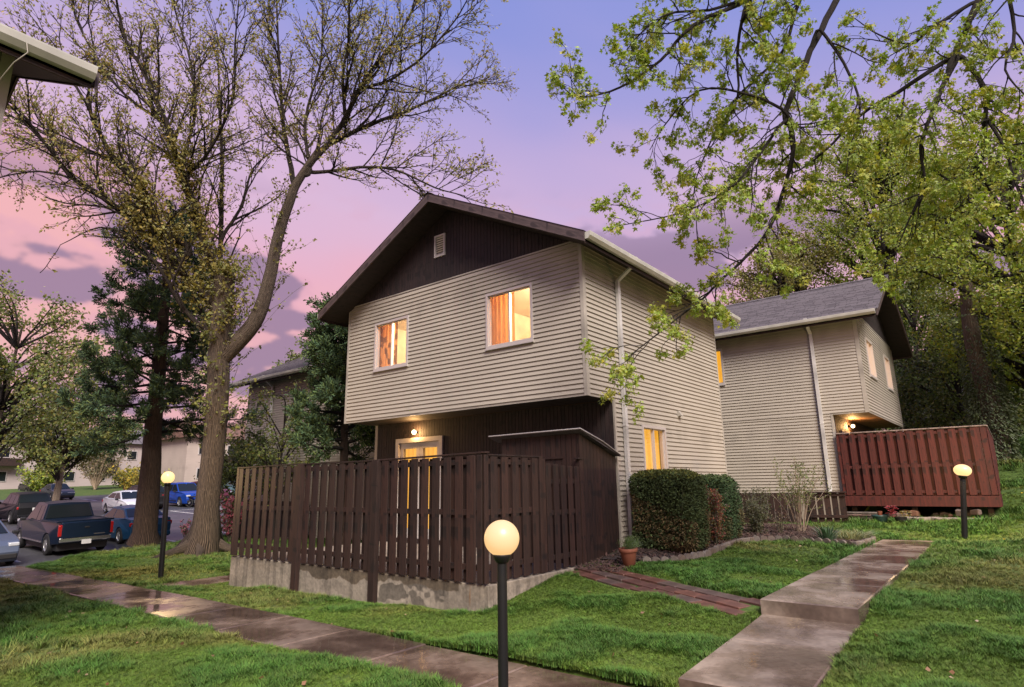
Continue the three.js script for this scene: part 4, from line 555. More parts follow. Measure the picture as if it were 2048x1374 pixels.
const MAPLE_LIMBS = [
  [0.094,0.021,1,[[9.74,9.41,-16.58],[9.47,10.68,-16.73],[9.27,11.90,-16.84],[9.08,13.30,-16.85],[8.83,15.04,-16.81],[8.57,16.98,-16.72]]],
  [0.108,0.021,1,[[9.90,10.11,-16.11],[10.22,10.78,-15.63],[10.54,11.93,-14.97],[10.76,13.10,-14.42],[11.19,14.27,-13.61],[11.46,15.45,-12.99],[11.54,16.66,-12.62]]],
  [0.079,0.014,1,[[10.27,9.97,-16.04],[10.86,9.93,-14.73],[11.36,9.65,-13.62],[12.01,8.93,-12.50],[12.40,8.50,-11.59]]],
  [0.108,0.014,1,[[10.27,10.83,-15.71],[11.28,11.71,-14.86],[12.39,12.52,-13.91],[13.50,13.53,-12.88],[14.23,14.15,-12.47]]],
  [0.086,0.021,1,[[10.48,11.70,-15.13],[9.96,12.73,-14.63],[9.63,13.78,-13.88],[9.02,15.06,-13.40]]],
  [0.072,0.014,1,[[10.74,12.69,-14.76],[11.05,12.70,-13.63],[11.35,13.15,-12.34],[11.48,13.87,-11.17],[11.36,14.26,-10.44]]],
  [0.079,0.014,1,[[9.95,9.95,-16.11],[9.80,11.78,-16.36],[10.03,13.84,-16.05],[9.99,15.99,-16.05],[9.91,17.70,-16.25]]],
  [0.173,0.021,1,[[8.44,6.34,-18.36],[8.02,7.22,-18.40],[7.49,8.37,-18.47],[7.10,9.31,-18.44],[6.76,10.07,-18.43],[6.46,10.77,-18.38],[6.10,11.41,-18.43],[5.63,12.32,-18.52],[5.14,13.11,-18.67],[4.75,14.20,-18.60],[4.50,14.98,-18.45]]],
  [0.158,0.021,1,[[8.46,5.56,-18.45],[7.72,6.24,-18.71],[6.97,7.05,-18.94],[6.54,7.88,-18.74],[6.07,8.65,-18.62],[5.44,9.21,-18.79],[4.85,9.99,-18.82],[4.52,10.45,-18.65],[3.96,11.22,-18.64],[3.51,11.85,-18.55]]],
  [0.122,0.014,0.55,[[8.60,6.41,-18.47],[8.52,7.44,-18.64],[8.27,9.93,-18.49],[8.11,11.58,-18.55],[7.88,13.45,-18.60],[7.77,14.79,-18.71]]],
  [0.086,0.014,0.7,[[8.52,7.91,-18.50],[8.95,9.05,-18.36],[9.20,10.47,-18.35],[9.87,11.50,-17.94]]],
  [0.122,0.014,1,[[7.59,7.16,-18.62],[6.76,7.55,-18.80],[5.91,7.90,-19.00],[5.24,8.13,-19.03],[4.42,8.57,-19.16],[3.56,9.51,-19.17],[2.92,10.01,-19.06],[2.23,10.42,-19.05]]],
  [0.072,0.014,1,[[6.12,8.71,-18.75],[5.71,9.60,-19.72],[4.99,10.42,-21.11],[4.40,11.10,-22.39],[3.44,12.21,-23.98],[2.92,12.97,-25.14]]],
  [0.086,0.014,0.8,[[7.13,6.83,-19.16],[6.40,8.23,-20.28],[5.69,9.37,-21.48],[4.80,10.16,-23.02],[4.09,10.33,-24.59],[3.59,10.23,-25.97]]],
  [0.108,0.010,0.35,[[8.49,4.70,-18.57],[7.93,5.02,-18.72],[7.36,5.68,-18.75],[6.91,6.25,-18.66],[6.15,7.09,-18.86],[5.37,7.35,-19.31],[4.67,6.78,-19.97]]],
  [0.072,0.014,1,[[7.14,9.36,-18.54],[7.33,9.95,-17.34],[7.32,11.12,-16.18],[6.92,12.38,-15.48],[6.57,13.55,-14.73]]],
  [0.065,0.014,1,[[6.49,10.83,-18.48],[5.63,11.98,-19.71],[4.93,13.45,-20.63],[4.40,14.96,-21.31],[4.18,16.35,-21.64]]],
  [0.065,0.014,1,[[7.01,9.75,-18.56],[7.13,11.40,-18.21],[6.84,13.25,-18.30],[6.36,14.99,-18.67],[6.20,16.29,-18.80]]],
];
const MAPLE_TRUNK = [
  [0.62,0.29,0,[[9.47,-1.90,-19.96],[9.43,-1.24,-19.76],[9.31,-0.33,-19.57],[9.19,0.87,-19.27],[9.08,1.93,-19.02],[8.92,3.14,-18.77],[8.76,4.19,-18.58],[8.64,5.10,-18.40],[8.55,5.86,-18.24],[8.49,6.43,-18.10]]],
  [0.27,0.115,0,[[8.82,3.89,-18.62],[9.07,4.36,-18.25],[9.35,4.97,-17.80],[9.47,5.60,-17.53],[9.51,6.38,-17.31],[9.53,6.87,-17.22],[9.53,7.51,-17.10],[9.57,8.31,-16.88],[9.65,8.96,-16.66],[9.72,9.46,-16.50],[9.91,10.12,-16.14],[10.09,10.62,-15.85]]],
];
const OVER = [
  [0.055,0.006,1,[[8.70,8.37,-0.15],[8.57,7.08,-0.67],[8.49,6.49,-0.89],[8.33,5.91,-1.19],[8.19,5.25,-1.49],[8.10,4.84,-1.65],[8.13,4.59,-1.60],[8.13,4.19,-1.64],[8.06,3.66,-1.81],[7.95,3.18,-2.01],[7.77,2.84,-2.26],[7.55,2.53,-2.54],[7.38,2.28,-2.74],[7.14,2.00,-3.03],[6.92,1.74,-3.29],[6.72,1.52,-3.51]]],
  [0.055,0.006,1,[[9.62,7.55,1.37],[9.40,6.67,0.84],[9.30,6.10,0.58],[9.19,5.44,0.26],[9.09,4.88,0.01],[9.01,4.50,-0.16],[8.96,4.15,-0.28],[9.03,3.63,-0.31],[8.91,3.24,-0.53],[8.82,2.70,-0.77]]],
  [0.042,0.006,1,[[9.22,5.46,0.26],[8.98,5.08,-0.42],[8.86,4.87,-0.87],[8.79,4.48,-1.34],[8.75,4.29,-1.69],[8.73,4.28,-1.95]]],
  [0.045,0.006,1,[[9.23,5.48,0.28],[9.36,4.98,0.48],[9.28,4.45,0.43],[9.18,3.92,0.33],[8.93,3.61,0.13],[8.86,3.18,0.11]]],
  [0.05,0.005,1,[[8.27,7.60,-0.80],[7.83,6.83,-1.42],[7.50,6.33,-1.82],[6.99,5.92,-2.39],[6.69,5.39,-2.76],[6.31,4.96,-3.18],[5.91,4.77,-3.54],[5.66,4.81,-3.63]]],
  [0.04,0.005,1,[[7.77,6.77,-1.41],[7.68,6.47,-1.83],[7.80,5.93,-2.08],[8.02,5.31,-2.22],[8.06,4.91,-2.52],[8.07,4.50,-2.86]]],
  [0.03,0.005,1,[[7.96,4.66,-1.62],[7.59,4.02,-1.99],[7.24,3.56,-2.27],[6.74,3.22,-2.70],[6.14,3.00,-3.21]]],
  [0.04,0.005,1,[[8.43,7.19,-0.75],[8.33,6.63,-1.31],[8.43,5.99,-1.66],[8.22,5.37,-2.38],[8.22,4.56,-2.91],[8.36,4.14,-3.13]]],
  [0.035,0.005,1,[[9.31,6.18,0.64],[9.09,5.89,0.05],[9.10,5.79,-0.17],[8.94,6.02,-0.51],[8.77,6.38,-0.79]]],
  [0.028,0.005,1,[[7.96,4.73,-1.59],[7.68,5.04,-1.96],[7.31,5.16,-2.50],[7.16,4.75,-2.97],[7.15,4.46,-3.21]]],
  [0.028,0.005,0.8,[[8.24,5.96,-1.11],[8.42,5.25,-0.87],[8.40,4.69,-0.82],[8.22,4.09,-0.98],[8.06,3.57,-1.07]]],
  [0.03,0.006,1,[[9.02,4.33,0.42],[9.00,3.86,0.54],[8.95,3.24,0.58],[8.86,2.86,0.66]]],
  [0.04,0.006,1,[[9.29,6.48,0.89],[9.31,5.57,0.90],[9.07,4.94,0.71],[9.09,4.45,0.87]]],
  [0.03,0.005,1,[[7.58,6.38,-1.79],[7.15,6.16,-2.21],[6.68,6.01,-2.65],[6.36,5.54,-3.02],[6.21,5.15,-3.15]]],
  [0.02,0.005,0.8,[[8.93,3.59,-0.31],[8.86,3.25,-0.19],[8.86,3.10,0.09],[8.86,2.72,0.27]]],
];
const PINE = [
  [0.46,0.08,0,[[9.91,-1.88,-25.49],[9.74,-0.37,-25.14],[9.60,0.90,-24.85],[9.43,2.16,-24.60],[9.24,3.97,-24.17],[9.06,5.41,-23.85],[8.89,7.04,-23.47],[8.69,8.66,-23.11],[8.57,9.92,-22.80]]],
];
// ---------------------------------------------------------------- trees
const barkTex = tex(256, (u, v) => { const r = Math.abs(Math.sin((u * 9 + 0.9 * fbm(u * 6, v * 4, 6, 3, 111)) * Math.PI)); const k = 0.45 + 0.4 * r + 0.4 * (fbm(u * 30, v * 10, 30, 3, 112) - 0.5); return [k, k * 0.96, k * 0.9]; });
const barkBump = tex(256, (u, v) => 0.65 * Math.abs(Math.sin((u * 9 + 0.9 * fbm(u * 6, v * 4, 6, 3, 111)) * Math.PI)) + 0.35 * fbm(u * 30, v * 10, 30, 3, 112), { srgb: false });
const bark = (r, g, b) => std({ color: rgb(r, g, b), map: barkTex, bumpMap: barkBump, bumpScale: 0.05, roughness: 0.95 });
M.barkGrey = bark(0.25, 0.2, 0.165); M.barkDark = bark(0.075, 0.058, 0.052); M.barkRed = bark(0.15, 0.098, 0.075); M.branch = bark(0.13, 0.1, 0.082); M.twig = std({ color: rgb(0.06, 0.045, 0.042), roughness: 0.9 }); M.twigGreen = std({ color: rgb(0.075, 0.066, 0.04), roughness: 0.9 });
const norm = (v) => { const l = Math.hypot(...v) || 1; return v.map((a) => a / l); };
const add = (a, b, k = 1) => [a[0] + b[0] * k, a[1] + b[1] * k, a[2] + b[2] * k];
const cross = (a, b) => [a[1] * b[2] - a[2] * b[1], a[2] * b[0] - a[0] * b[2], a[0] * b[1] - a[1] * b[0]];
const rdir = () => { const z = rr(-1, 1), a = rr(0, 6.283), r = Math.sqrt(1 - z * z); return [r * Math.cos(a), z, r * Math.sin(a)]; };
function swerve(d, ang) { const p = norm(cross(d, rdir())); return norm(add(d.map((v) => v * Math.cos(ang)), p, Math.sin(ang))); }
function smooth(pts, per = 4) { const c = new THREE.CatmullRomCurve3(pts.map((p) => V3(...p)), false, 'catmullrom', 0.5); return c.getPoints((pts.length - 1) * per).map((p) => [p.x, p.y, p.z]); }
// a folded leaf
function leaf(s, p, d, len, wid, col) { const side = norm(cross(d, rdir())), up = norm(cross(side, d)), m = add(add(p, d, len * 0.45), up, -len * 0.06), e = add(p, d, len), a = add(add(p, d, len * 0.4), side, wid / 2), b = add(add(p, d, len * 0.4), side, -wid / 2); s.tri(p, a, e, col); s.tri(p, e, b, col); }
// a five lobed leaf as a fan
function lobed(s, p, d, len, col) { const side = norm(cross(d, add(rdir(), [0, 1, 0], 1.2))), up = norm(cross(side, d)); const pt = (a, r) => add(add(add(p, d, Math.cos(a) * r * len + len * 0.12), side, Math.sin(a) * r * len), up, -0.25 * len * r * r); const A = [[-2.2, 0.45], [-1.65, 0.32], [-1.1, 0.8], [-0.6, 0.42], [0, 1], [0.6, 0.42], [1.1, 0.8], [1.65, 0.32], [2.2, 0.45]]; for (let i = 0; i + 1 < A.length; i++) s.tri(p, pt(...A[i]), pt(...A[i + 1]), col); }
const tone = (c, k = 0.3) => { const m = rr(1 - k, 1 + k), h = rr(-0.12, 0.12); return [c[0] * m * (1 + h), c[1] * m, c[2] * m * (1 - h)]; };
// side shoots along a limb, shoots upon shoots, leaves at the ends
function shoots(wood, leaves, path, rad, o, level) {
  const cfg = o.levels[level]; if (!cfg) return; const n = path.length; let total = 0; for (let i = 1; i < n; i++) total += Math.hypot(path[i][0] - path[i - 1][0], path[i][1] - path[i - 1][1], path[i][2] - path[i - 1][2]);
  const count = Math.max(1, Math.round(total * cfg.per * (o.dens ?? 1)));
  for (let k = 0; k < count; k++) {
    let t = mix(cfg.from, 1, (k + rnd()) / count); if (o.taper && level === 0 && t > 0.62 && rnd() < o.taper) continue; const _ = 0, f = t * (n - 1), i = Math.min(n - 2, Math.floor(f)), p = path[i].map((v, a) => mix(v, path[i + 1][a], f - i)), d = norm(add(path[i + 1], path[i], -1));
    let q = swerve(d, rr(cfg.ang[0], cfg.ang[1])); q = norm(add(q, [0, 1, 0], cfg.up ?? 0)); const len = rr(cfg.len[0], cfg.len[1]) * (1 - 0.35 * t), r0 = Math.min(rad[i] * 0.7, cfg.r), seg = cfg.seg, pts = [p], rs = [r0]; let pos = p;
    for (let s = 1; s <= seg; s++) { q = norm(add(swerve(q, rr(0.05, cfg.wob ?? 0.3)), [0, 1, 0], cfg.trop ?? 0)); pos = add(pos, q, len / seg); pts.push(pos); rs.push(mix(r0, cfg.tip ?? 0.003, s / seg)); }
    wood.tube(pts, rs, cfg.sides ?? 3);
    if (o.levels[level + 1]) shoots(wood, leaves, pts, rs, o, level + 1);
    if (cfg.leaf) cfg.leaf(leaves, pts, q);
  }
}
const limbsInto = (wood, leaves, limbs, o, sides = 7, roots = []) => { const had = roots.flatMap((q) => smooth(q, 4)); for (const [r0, r1, dens, pts0] of limbs) { let pts = pts0, best = 1.6, at = null; for (const q of had) { const d = Math.hypot(q[0] - pts[0][0], q[1] - pts[0][1] + 0.35, q[2] - pts[0][2]); if (d < best && q[1] < pts[0][1] + 0.4) { best = d; at = q; } } if (at && best > 0.12) pts = [at, ...pts]; const p = smooth(pts, 4); had.push(...p); const r = p.map((_, i) => mix(r0, r1, Math.pow(i / (p.length - 1), 0.8))), w = p.map((v, i) => i && i < p.length - 1 ? add(v, rdir(), 0.25 * r[i]) : v); wood.tube(w, r, sides); if (o.levels[0].leaf) o.levels[0].leaf(leaves, w, norm(add(w.at(-1), w.at(-2), -1))); shoots(wood, leaves, w, r, { ...o, dens: dens * (o.dens ?? 1) }, 0); } };
M.leafV ??= new THREE.MeshPhysicalMaterial({ vertexColors: true, roughness: 0.85, transmission: 0.5, thickness: 0, side: THREE.DoubleSide });
M.needle = std({ vertexColors: true, roughness: 0.9, side: THREE.DoubleSide });
// ---- the big budding maple by the far sidewalk
{
  const t = thing('maple_tree', 'huge spreading tree in fresh bud by the far sidewalk, thick forked trunk', 'tree', [9.47, -1.95, -19.95]);
  const tr = new Soup();
  for (const [k, [r0, r1, , pts]] of MAPLE_TRUNK.entries()) { const p = smooth(pts, 4), n = p.length; tr.tube(p, p.map((_, i) => { const u = i / (n - 1), base = mix(r0 * (k ? 1 : 0.58), r1, Math.pow(u, 0.8)), fl = k ? 0 : Math.pow(1 - Math.min(1, u * 4.2), 2); return (a) => base * (1 + 0.06 * (vnoise(a * 1.6, u * 9 + 3 * k, 0, 5) - 0.5) * 2) + fl * (0.2 + 0.28 * Math.max(0, Math.sin(a * 3 + 0.8)) ); }), 26); }
  // flare roots into the grass
  for (const [a, l] of [[0.6, 1.1], [2.1, 0.9], [3.3, 1.2], [4.6, 1], [5.6, 0.9]]) { const x = 9.47, z = -19.95, pts = [0, 0.35, 0.7, 1].map((s) => { const px = x + Math.cos(a) * (0.3 + l * s), pz = z + Math.sin(a) * (0.3 + l * s); return [px, mix(-1.62, groundY(px, pz) - 0.05, Math.pow(s, 0.6)), pz]; }); tr.tube(pts, [0.2, 0.13, 0.085, 0.03], 10); }
  wpart(t, 'trunk', tr.geo(), M.barkGrey);
  const wood = new Soup(), lv = new Soup(), bud = (s, pts, q) => { const n = 5; for (let i = 0; i < n; i++) { const p = pts[Math.max(1, pts.length - 1 - (i % 3))], c = rnd() < 0.2 ? [0.42, 0.3, 0.06] : [0.33, 0.31, 0.07]; leaf(s, add(p, rdir(), 0.07), norm(add(q, rdir(), 0.9)), rr(0.06, 0.13), rr(0.035, 0.07), tone(c)); } };
  const L2 = { per: 2.9, wob: 0.2, from: 0.16, ang: [0.35, 0.9], len: [1.4, 2.9], r: 0.04, seg: 6, up: 0.15, trop: 0.05, sides: 4, tip: 0.012 }, L3 = { per: 3.8, wob: 0.2, from: 0.15, ang: [0.35, 0.95], len: [0.5, 1.25], r: 0.015, seg: 4, up: 0.06, trop: 0.03, tip: 0.006 }, L4 = { per: 5.4, from: 0.15, ang: [0.3, 0.9], len: [0.22, 0.55], r: 0.007, seg: 2, tip: 0.004, leaf: bud };
  limbsInto(wood, lv, MAPLE_LIMBS, { levels: [L2, L3, L4] }, 7, MAPLE_TRUNK.map((q) => q[3]));
  wpart(t, 'branches', wood.geo(), M.branch); wpart(t, 'crown', lv.geo(), M.leafV, true);
  // leafy regrowth and creeper on the upper trunk, sprouts lower down
  const sp = new Soup(), sl = new Soup(), spr = (path, rads, per, col, len, up) => shoots(sp, sl, path, rads, { levels: [{ per, from: 0, ang: [0.6, 1.4], len, r: 0.012, seg: 4, up, sides: 3, tip: 0.003, leaf: (s, pts, q) => { for (let i = 0; i < 16; i++) { const p = pts[1 + ((rnd() * (pts.length - 1)) | 0)]; leaf(s, add(p, rdir(), rr(0.02, 0.16)), rdir(), rr(0.07, 0.14), rr(0.05, 0.1), tone(col)); } } }] }, 0);
  const P0 = smooth(MAPLE_TRUNK[0][3], 3), P1 = smooth(MAPLE_LIMBS[7][3].slice(0, 5), 4), P2 = smooth(MAPLE_LIMBS[8][3].slice(0, 5), 4), P3 = smooth(MAPLE_LIMBS[11][3].slice(0, 3), 4);
  spr(P0.slice(9), Array(40).fill(0.3), 26, [0.2, 0.21, 0.03], [0.8, 2.1], 0.7); spr(smooth(MAPLE_TRUNK[1][3].slice(0, 9), 3), Array(40).fill(0.2), 9, [0.22, 0.21, 0.04], [0.8, 2.3], 1.1); for (const p of [P1, P2, P3]) spr(p, Array(40).fill(0.2), 34, [0.3, 0.25, 0.03], [0.4, 1.1], 0.3); spr(P0.slice(18), Array(40).fill(0.2), 60, [0.28, 0.24, 0.03], [0.5, 1.6], 0.5);
  wpart(t, 'sprouts', sp.geo(), M.twigGreen); wpart(t, 'creeper_leaves', sl.geo(), M.leafV, true);
}
// ---- the maple whose boughs hang in from the upper right
{
  const t = thing('maple_tree', 'fresh green maple boughs hanging in from the upper right', 'tree', [9.2, -1.3, 2.7]);
  const tr = new Soup(); const pts = smooth([[9.2, -1.4, 2.7], [9.2, 0.2, 2.7], [9.25, 3, 2.65], [9.2, 5.5, 2.5], [9.1, 7.6, 2.2], [9.0, 9.6, 1.6]], 4); tr.tube(pts, pts.map((_, i) => mix(0.34, 0.1, i / (pts.length - 1))), 14);
  for (const [a, b] of [[[9.2, 5.6, 2.5], [[9.4, 7.2, 2.2], [9.62, 7.55, 1.37]]], [[9.1, 7.4, 2.2], [[8.9, 8.7, 1.1], [8.70, 8.37, -0.15]]], [[9.1, 7.6, 2.2], [[8.8, 8.6, 0.6], [8.43, 7.9, -0.3], [8.27, 7.60, -0.80]]], [[9.15, 6.4, 2.4], [[9.4, 6.9, 1.6], [9.29, 6.48, 0.89]]]]) { const p = smooth([a, ...b], 5); tr.tube(p, p.map((_, i) => mix(0.13, 0.075, i / (p.length - 1))), 9); }
  wpart(t, 'trunk', tr.geo(), M.barkDark);
  const wood = new Soup(), lv = new Soup();
  const cluster = (s, pts, q) => { const e = pts.at(-1); if (rnd() < 0.1) return; const n = 15 + (rnd() * 12 | 0), warm = rnd() < 0.25; for (let i = 0; i < n; i++) { const d = norm(add(add(q, rdir(), 1.0), [0, -0.55, 0])), o = add(e, rdir(), rr(0.005, 0.1)); lobed(s, o, d, rr(0.022, 0.058), tone(warm ? [0.4, 0.41, 0.025] : [0.28, 0.38, 0.02], 0.35)); } for (let i = 0; i < 20; i++) leaf(s, add(e, rdir(), rr(0.01, 0.085)), rdir(), rr(0.02, 0.04), rr(0.01, 0.02), tone([0.4, 0.42, 0.03])); };
  const L1 = { per: 5.2, from: 0.22, to: 0.93, ang: [0.4, 1.1], len: [0.4, 0.95], r: 0.012, seg: 6, up: -0.05, trop: -0.05, sides: 5, tip: 0.004, wob: 0.4, leaf: cluster }, L2 = { per: 5.4, from: 0.2, ang: [0.4, 1.1], len: [0.18, 0.55], r: 0.006, seg: 4, up: 0.1, sides: 4, tip: 0.0025, wob: 0.45, leaf: cluster }, L3 = { per: 3.6, from: 0.3, ang: [0.4, 1.0], len: [0.06, 0.2], r: 0.003, seg: 2, sides: 3, tip: 0.002, leaf: cluster };
  limbsInto(wood, lv, OVER, { levels: [L1, L2, L3], taper: 0.3 }, 9);
  wpart(t, 'branches', wood.geo(), M.barkDark); wpart(t, 'crown', lv.geo(), M.leafV, true);
}
// ---- broadleaf trees built from a trunk, limbs into an oval crown, clumps of leaves
function broadleaf(name, label, group, base, H, cr, o) {
  const t = thing(name, label, 'tree', base, 0, group), wood = new Soup(), lv = new Soup(), [bx, by, bz] = [0, 0, 0];
  const trunk = smooth([[0, -0.2, 0], [rr(-0.2, 0.2), H * 0.2, rr(-0.2, 0.2)], [rr(-0.4, 0.4), H * 0.45, rr(-0.4, 0.4)], [rr(-0.5, 0.5), H * 0.8, rr(-0.5, 0.5)]], 4), tr = o.r ?? H * 0.022;
  const tw = new Soup(); tw.tube(trunk, trunk.map((_, i) => tr * (1.25 - 0.95 * i / (trunk.length - 1))), 12); part(t, 'trunk', tw.geo(), o.bark ?? M.barkDark);
  const cy = o.cy ?? H * 0.62;
  for (let i = 0; i < o.limbs; i++) {
    const d = rdir(), k = Math.cbrt(rr(0.25, 1)); const e = [d[0] * cr[0] * k, cy + d[1] * cr[1] * k, d[2] * cr[2] * k]; const ti = trunk[Math.min(trunk.length - 1, Math.max(3, Math.round(clamp((e[1] - cr[1] * 0.35) / (H * 0.8), 0.2, 0.95) * (trunk.length - 1))))];
    const m = [mix(ti[0], e[0], 0.5) + rr(-0.4, 0.4), mix(ti[1], e[1], 0.5) + rr(0, 0.8), mix(ti[2], e[2], 0.5) + rr(-0.4, 0.4)], p = smooth([ti, m, e], 4), r = p.map((_, j) => mix(tr * 0.38, 0.012, j / (p.length - 1))); wood.tube(p, r, 4);
    shoots(wood, lv, p, r, { levels: [{ per: o.per ?? 2.2, from: 0.35, ang: [0.4, 1.2], len: o.len ?? [0.6, 1.5], r: 0.02, seg: 4, up: 0.1, tip: 0.006, sides: 3, leaf: (s, pts, q) => { for (let n = 0; n < o.clump; n++) { const b = pts[1 + ((rnd() * (pts.length - 1)) | 0)]; leaf(s, add(b, rdir(), rr(0.05, o.spread ?? 0.45)), norm(add(rdir(), [0, -0.3, 0])), rr(...o.leafLen), rr(...o.leafLen) * 0.7, tone(o.cols[(rnd() * o.cols.length) | 0])); } } }] }, 0);
  }
  part(t, 'branches', wood.geo(), M.barkDark); part(t, 'crown', lv.geo(), M.leafV, true); return t;
}
const spring = [[0.29, 0.37, 0.022], [0.22, 0.32, 0.022], [0.37, 0.39, 0.028]], deep = [[0.12, 0.17, 0.024], [0.09, 0.14, 0.022], [0.17, 0.2, 0.03]], olive = [[0.18, 0.23, 0.028], [0.13, 0.18, 0.025], [0.26, 0.25, 0.035]];
broadleaf('hillside_tree', 'broad bright green tree at the right edge behind the red deck', 'trees on the hillside', [31, 0.7, 1.6], 15, [6.2, 6, 6], { limbs: 90, clump: 62, leafLen: [0.08, 0.17], cols: spring, cy: 9, spread: 0.5, r: 0.36 });
broadleaf('hillside_tree', 'tall thin leaved tree rising above the far house roof on the right', 'trees on the hillside', [43, 1.5, -4], 22, [5.6, 7.5, 5.5], { limbs: 95, clump: 40, leafLen: [0.1, 0.2], cols: spring, cy: 14.5, spread: 0.7 });
broadleaf('hillside_tree', 'yellow green tree showing over the roof ridge of the far house', 'trees on the hillside', [40, 1, -9.5], 14.5, [4, 3.6, 4], { limbs: 60, clump: 50, leafLen: [0.1, 0.2], cols: [[0.25, 0.25, 0.03], [0.22, 0.19, 0.035]], cy: 11, spread: 0.6 });
broadleaf('hillside_tree', 'dark green tree low behind the gable of the far house', 'trees on the hillside', [40, 0.6, -3.2], 10.5, [4.8, 5.2, 3.6], { limbs: 70, clump: 44, leafLen: [0.12, 0.24], cols: deep, cy: 5, spread: 0.6 });
broadleaf('hillside_tree', 'dense shaded tree low on the slope behind the red deck', 'trees on the hillside', [44, 1.4, -0.4], 9.5, [4.6, 4.6, 4], { limbs: 70, clump: 44, leafLen: [0.12, 0.26], cols: deep.concat([[0.12, 0.13, 0.03]]), cy: 4.2, spread: 0.6 });
broadleaf('hillside_tree', 'olive green understorey tree between the far house and the ivy trunk', 'trees on the hillside', [36, 0.5, -1.6], 7, [2.8, 3.2, 2.4], { limbs: 50, clump: 34, leafLen: [0.1, 0.2], cols: olive.concat(deep), cy: 3.4, spread: 0.5 });
{ // ivy covered trunk
  const t = thing('ivy_trunk', 'ivy covered tree trunk at the right edge above the lawn', 'tree', [30.4, 0.4, -0.3]), w = new Soup(), l = new Soup(), p = smooth([[0, -0.3, 0], [0.1, 2, 0.1], [0.0, 5, -0.1], [-0.2, 9, 0.2]], 6); w.tube(p, p.map((_, i) => 0.42 - 0.2 * i / p.length), 14); part(t, 'trunk', w.geo(), M.barkGrey);
  for (let i = 0; i < 5200; i++) { const y = rr(-0.2, 6.5) * rr(0.3, 1), a = rr(0, 6.28), r = 0.45 + 0.35 * fbm(a * 2, y * 0.9, 0, 3, 5) * rr(0.5, 1.4); leaf(l, [Math.cos(a) * r, y, Math.sin(a) * r], norm([Math.cos(a), -0.9, Math.sin(a)]), rr(0.08, 0.16), rr(0.07, 0.13), tone([0.075, 0.11, 0.025])); } part(t, 'ivy', l.geo(), M.leafV, true);
}
{ // the wooded slope reads as one mass beyond the trees one can tell apart
  const l = new Soup(); for (let i = 0; i < 16000; i++) { const x = rr(46, 60), z = rr(-26, 22), y = groundY(x, z) + Math.pow(rnd(), 1.4) * 6.5 * (0.5 + fbm(x * 0.2, z * 0.2, 0, 3, 8)); leaf(l, [x, y, z], rdir(), rr(0.25, 0.55), rr(0.2, 0.4), tone(rnd() < 0.25 ? olive[0] : deep[(rnd() * 3) | 0])); }
  const m = shade(new THREE.Mesh(l.geo(), M.leafV)); m.name = 'woodland'; m.userData = { kind: 'stuff', label: 'shaded woodland thicket covering the slope behind the hillside trees', category: 'woodland' }; scene.add(m);
}
broadleaf('shade_tree', 'leafy olive green tree hanging over the cars at the left edge', 'trees around the parking lot', [8.6, -1.6, -43.5], 13.5, [5.4, 5.2, 4.6], { limbs: 70, clump: 20, leafLen: [0.13, 0.26], cols: olive, cy: 8.8, spread: 0.6, bark: bark(0.4, 0.33, 0.28), r: 0.2 });
broadleaf('shade_tree', 'pale trunked olive tree rooted beside the dark electric car', 'trees around the parking lot', [16.8, -1.0, -61.5], 12, [5.6, 4.6, 4.4], { limbs: 70, clump: 24, leafLen: [0.16, 0.32], cols: olive, cy: 7, spread: 0.7, bark: bark(0.5, 0.42, 0.36), r: 0.24 });
broadleaf('shade_tree', 'pale yellow green tree behind the half hidden house', 'trees around the parking lot', [25.4, -1.4, -37.5], 12.5, [3.6, 4.6, 3.6], { limbs: 60, clump: 40, leafLen: [0.12, 0.26], cols: [[0.2, 0.23, 0.05], [0.15, 0.19, 0.04]], cy: 8, spread: 0.5 });
broadleaf('shade_tree', 'small leafy tree in front of the half hidden house', 'trees around the parking lot', [12.6, -1.9, -21.2], 6.0, [1.7, 2.2, 1.5], { limbs: 26, clump: 26, leafLen: [0.07, 0.14], cols: olive, cy: 3.8, spread: 0.3, r: 0.08, len: [0.4, 0.9] });
broadleaf('shade_tree', 'dark evergreen shrub tree behind the big trunk near the pink azalea', 'trees around the parking lot', [12.9, -1.9, -24.0], 4.4, [1.5, 1.6, 1.4], { limbs: 40, clump: 36, leafLen: [0.07, 0.14], cols: deep, cy: 2.6, spread: 0.3, r: 0.07, len: [0.4, 0.8] });
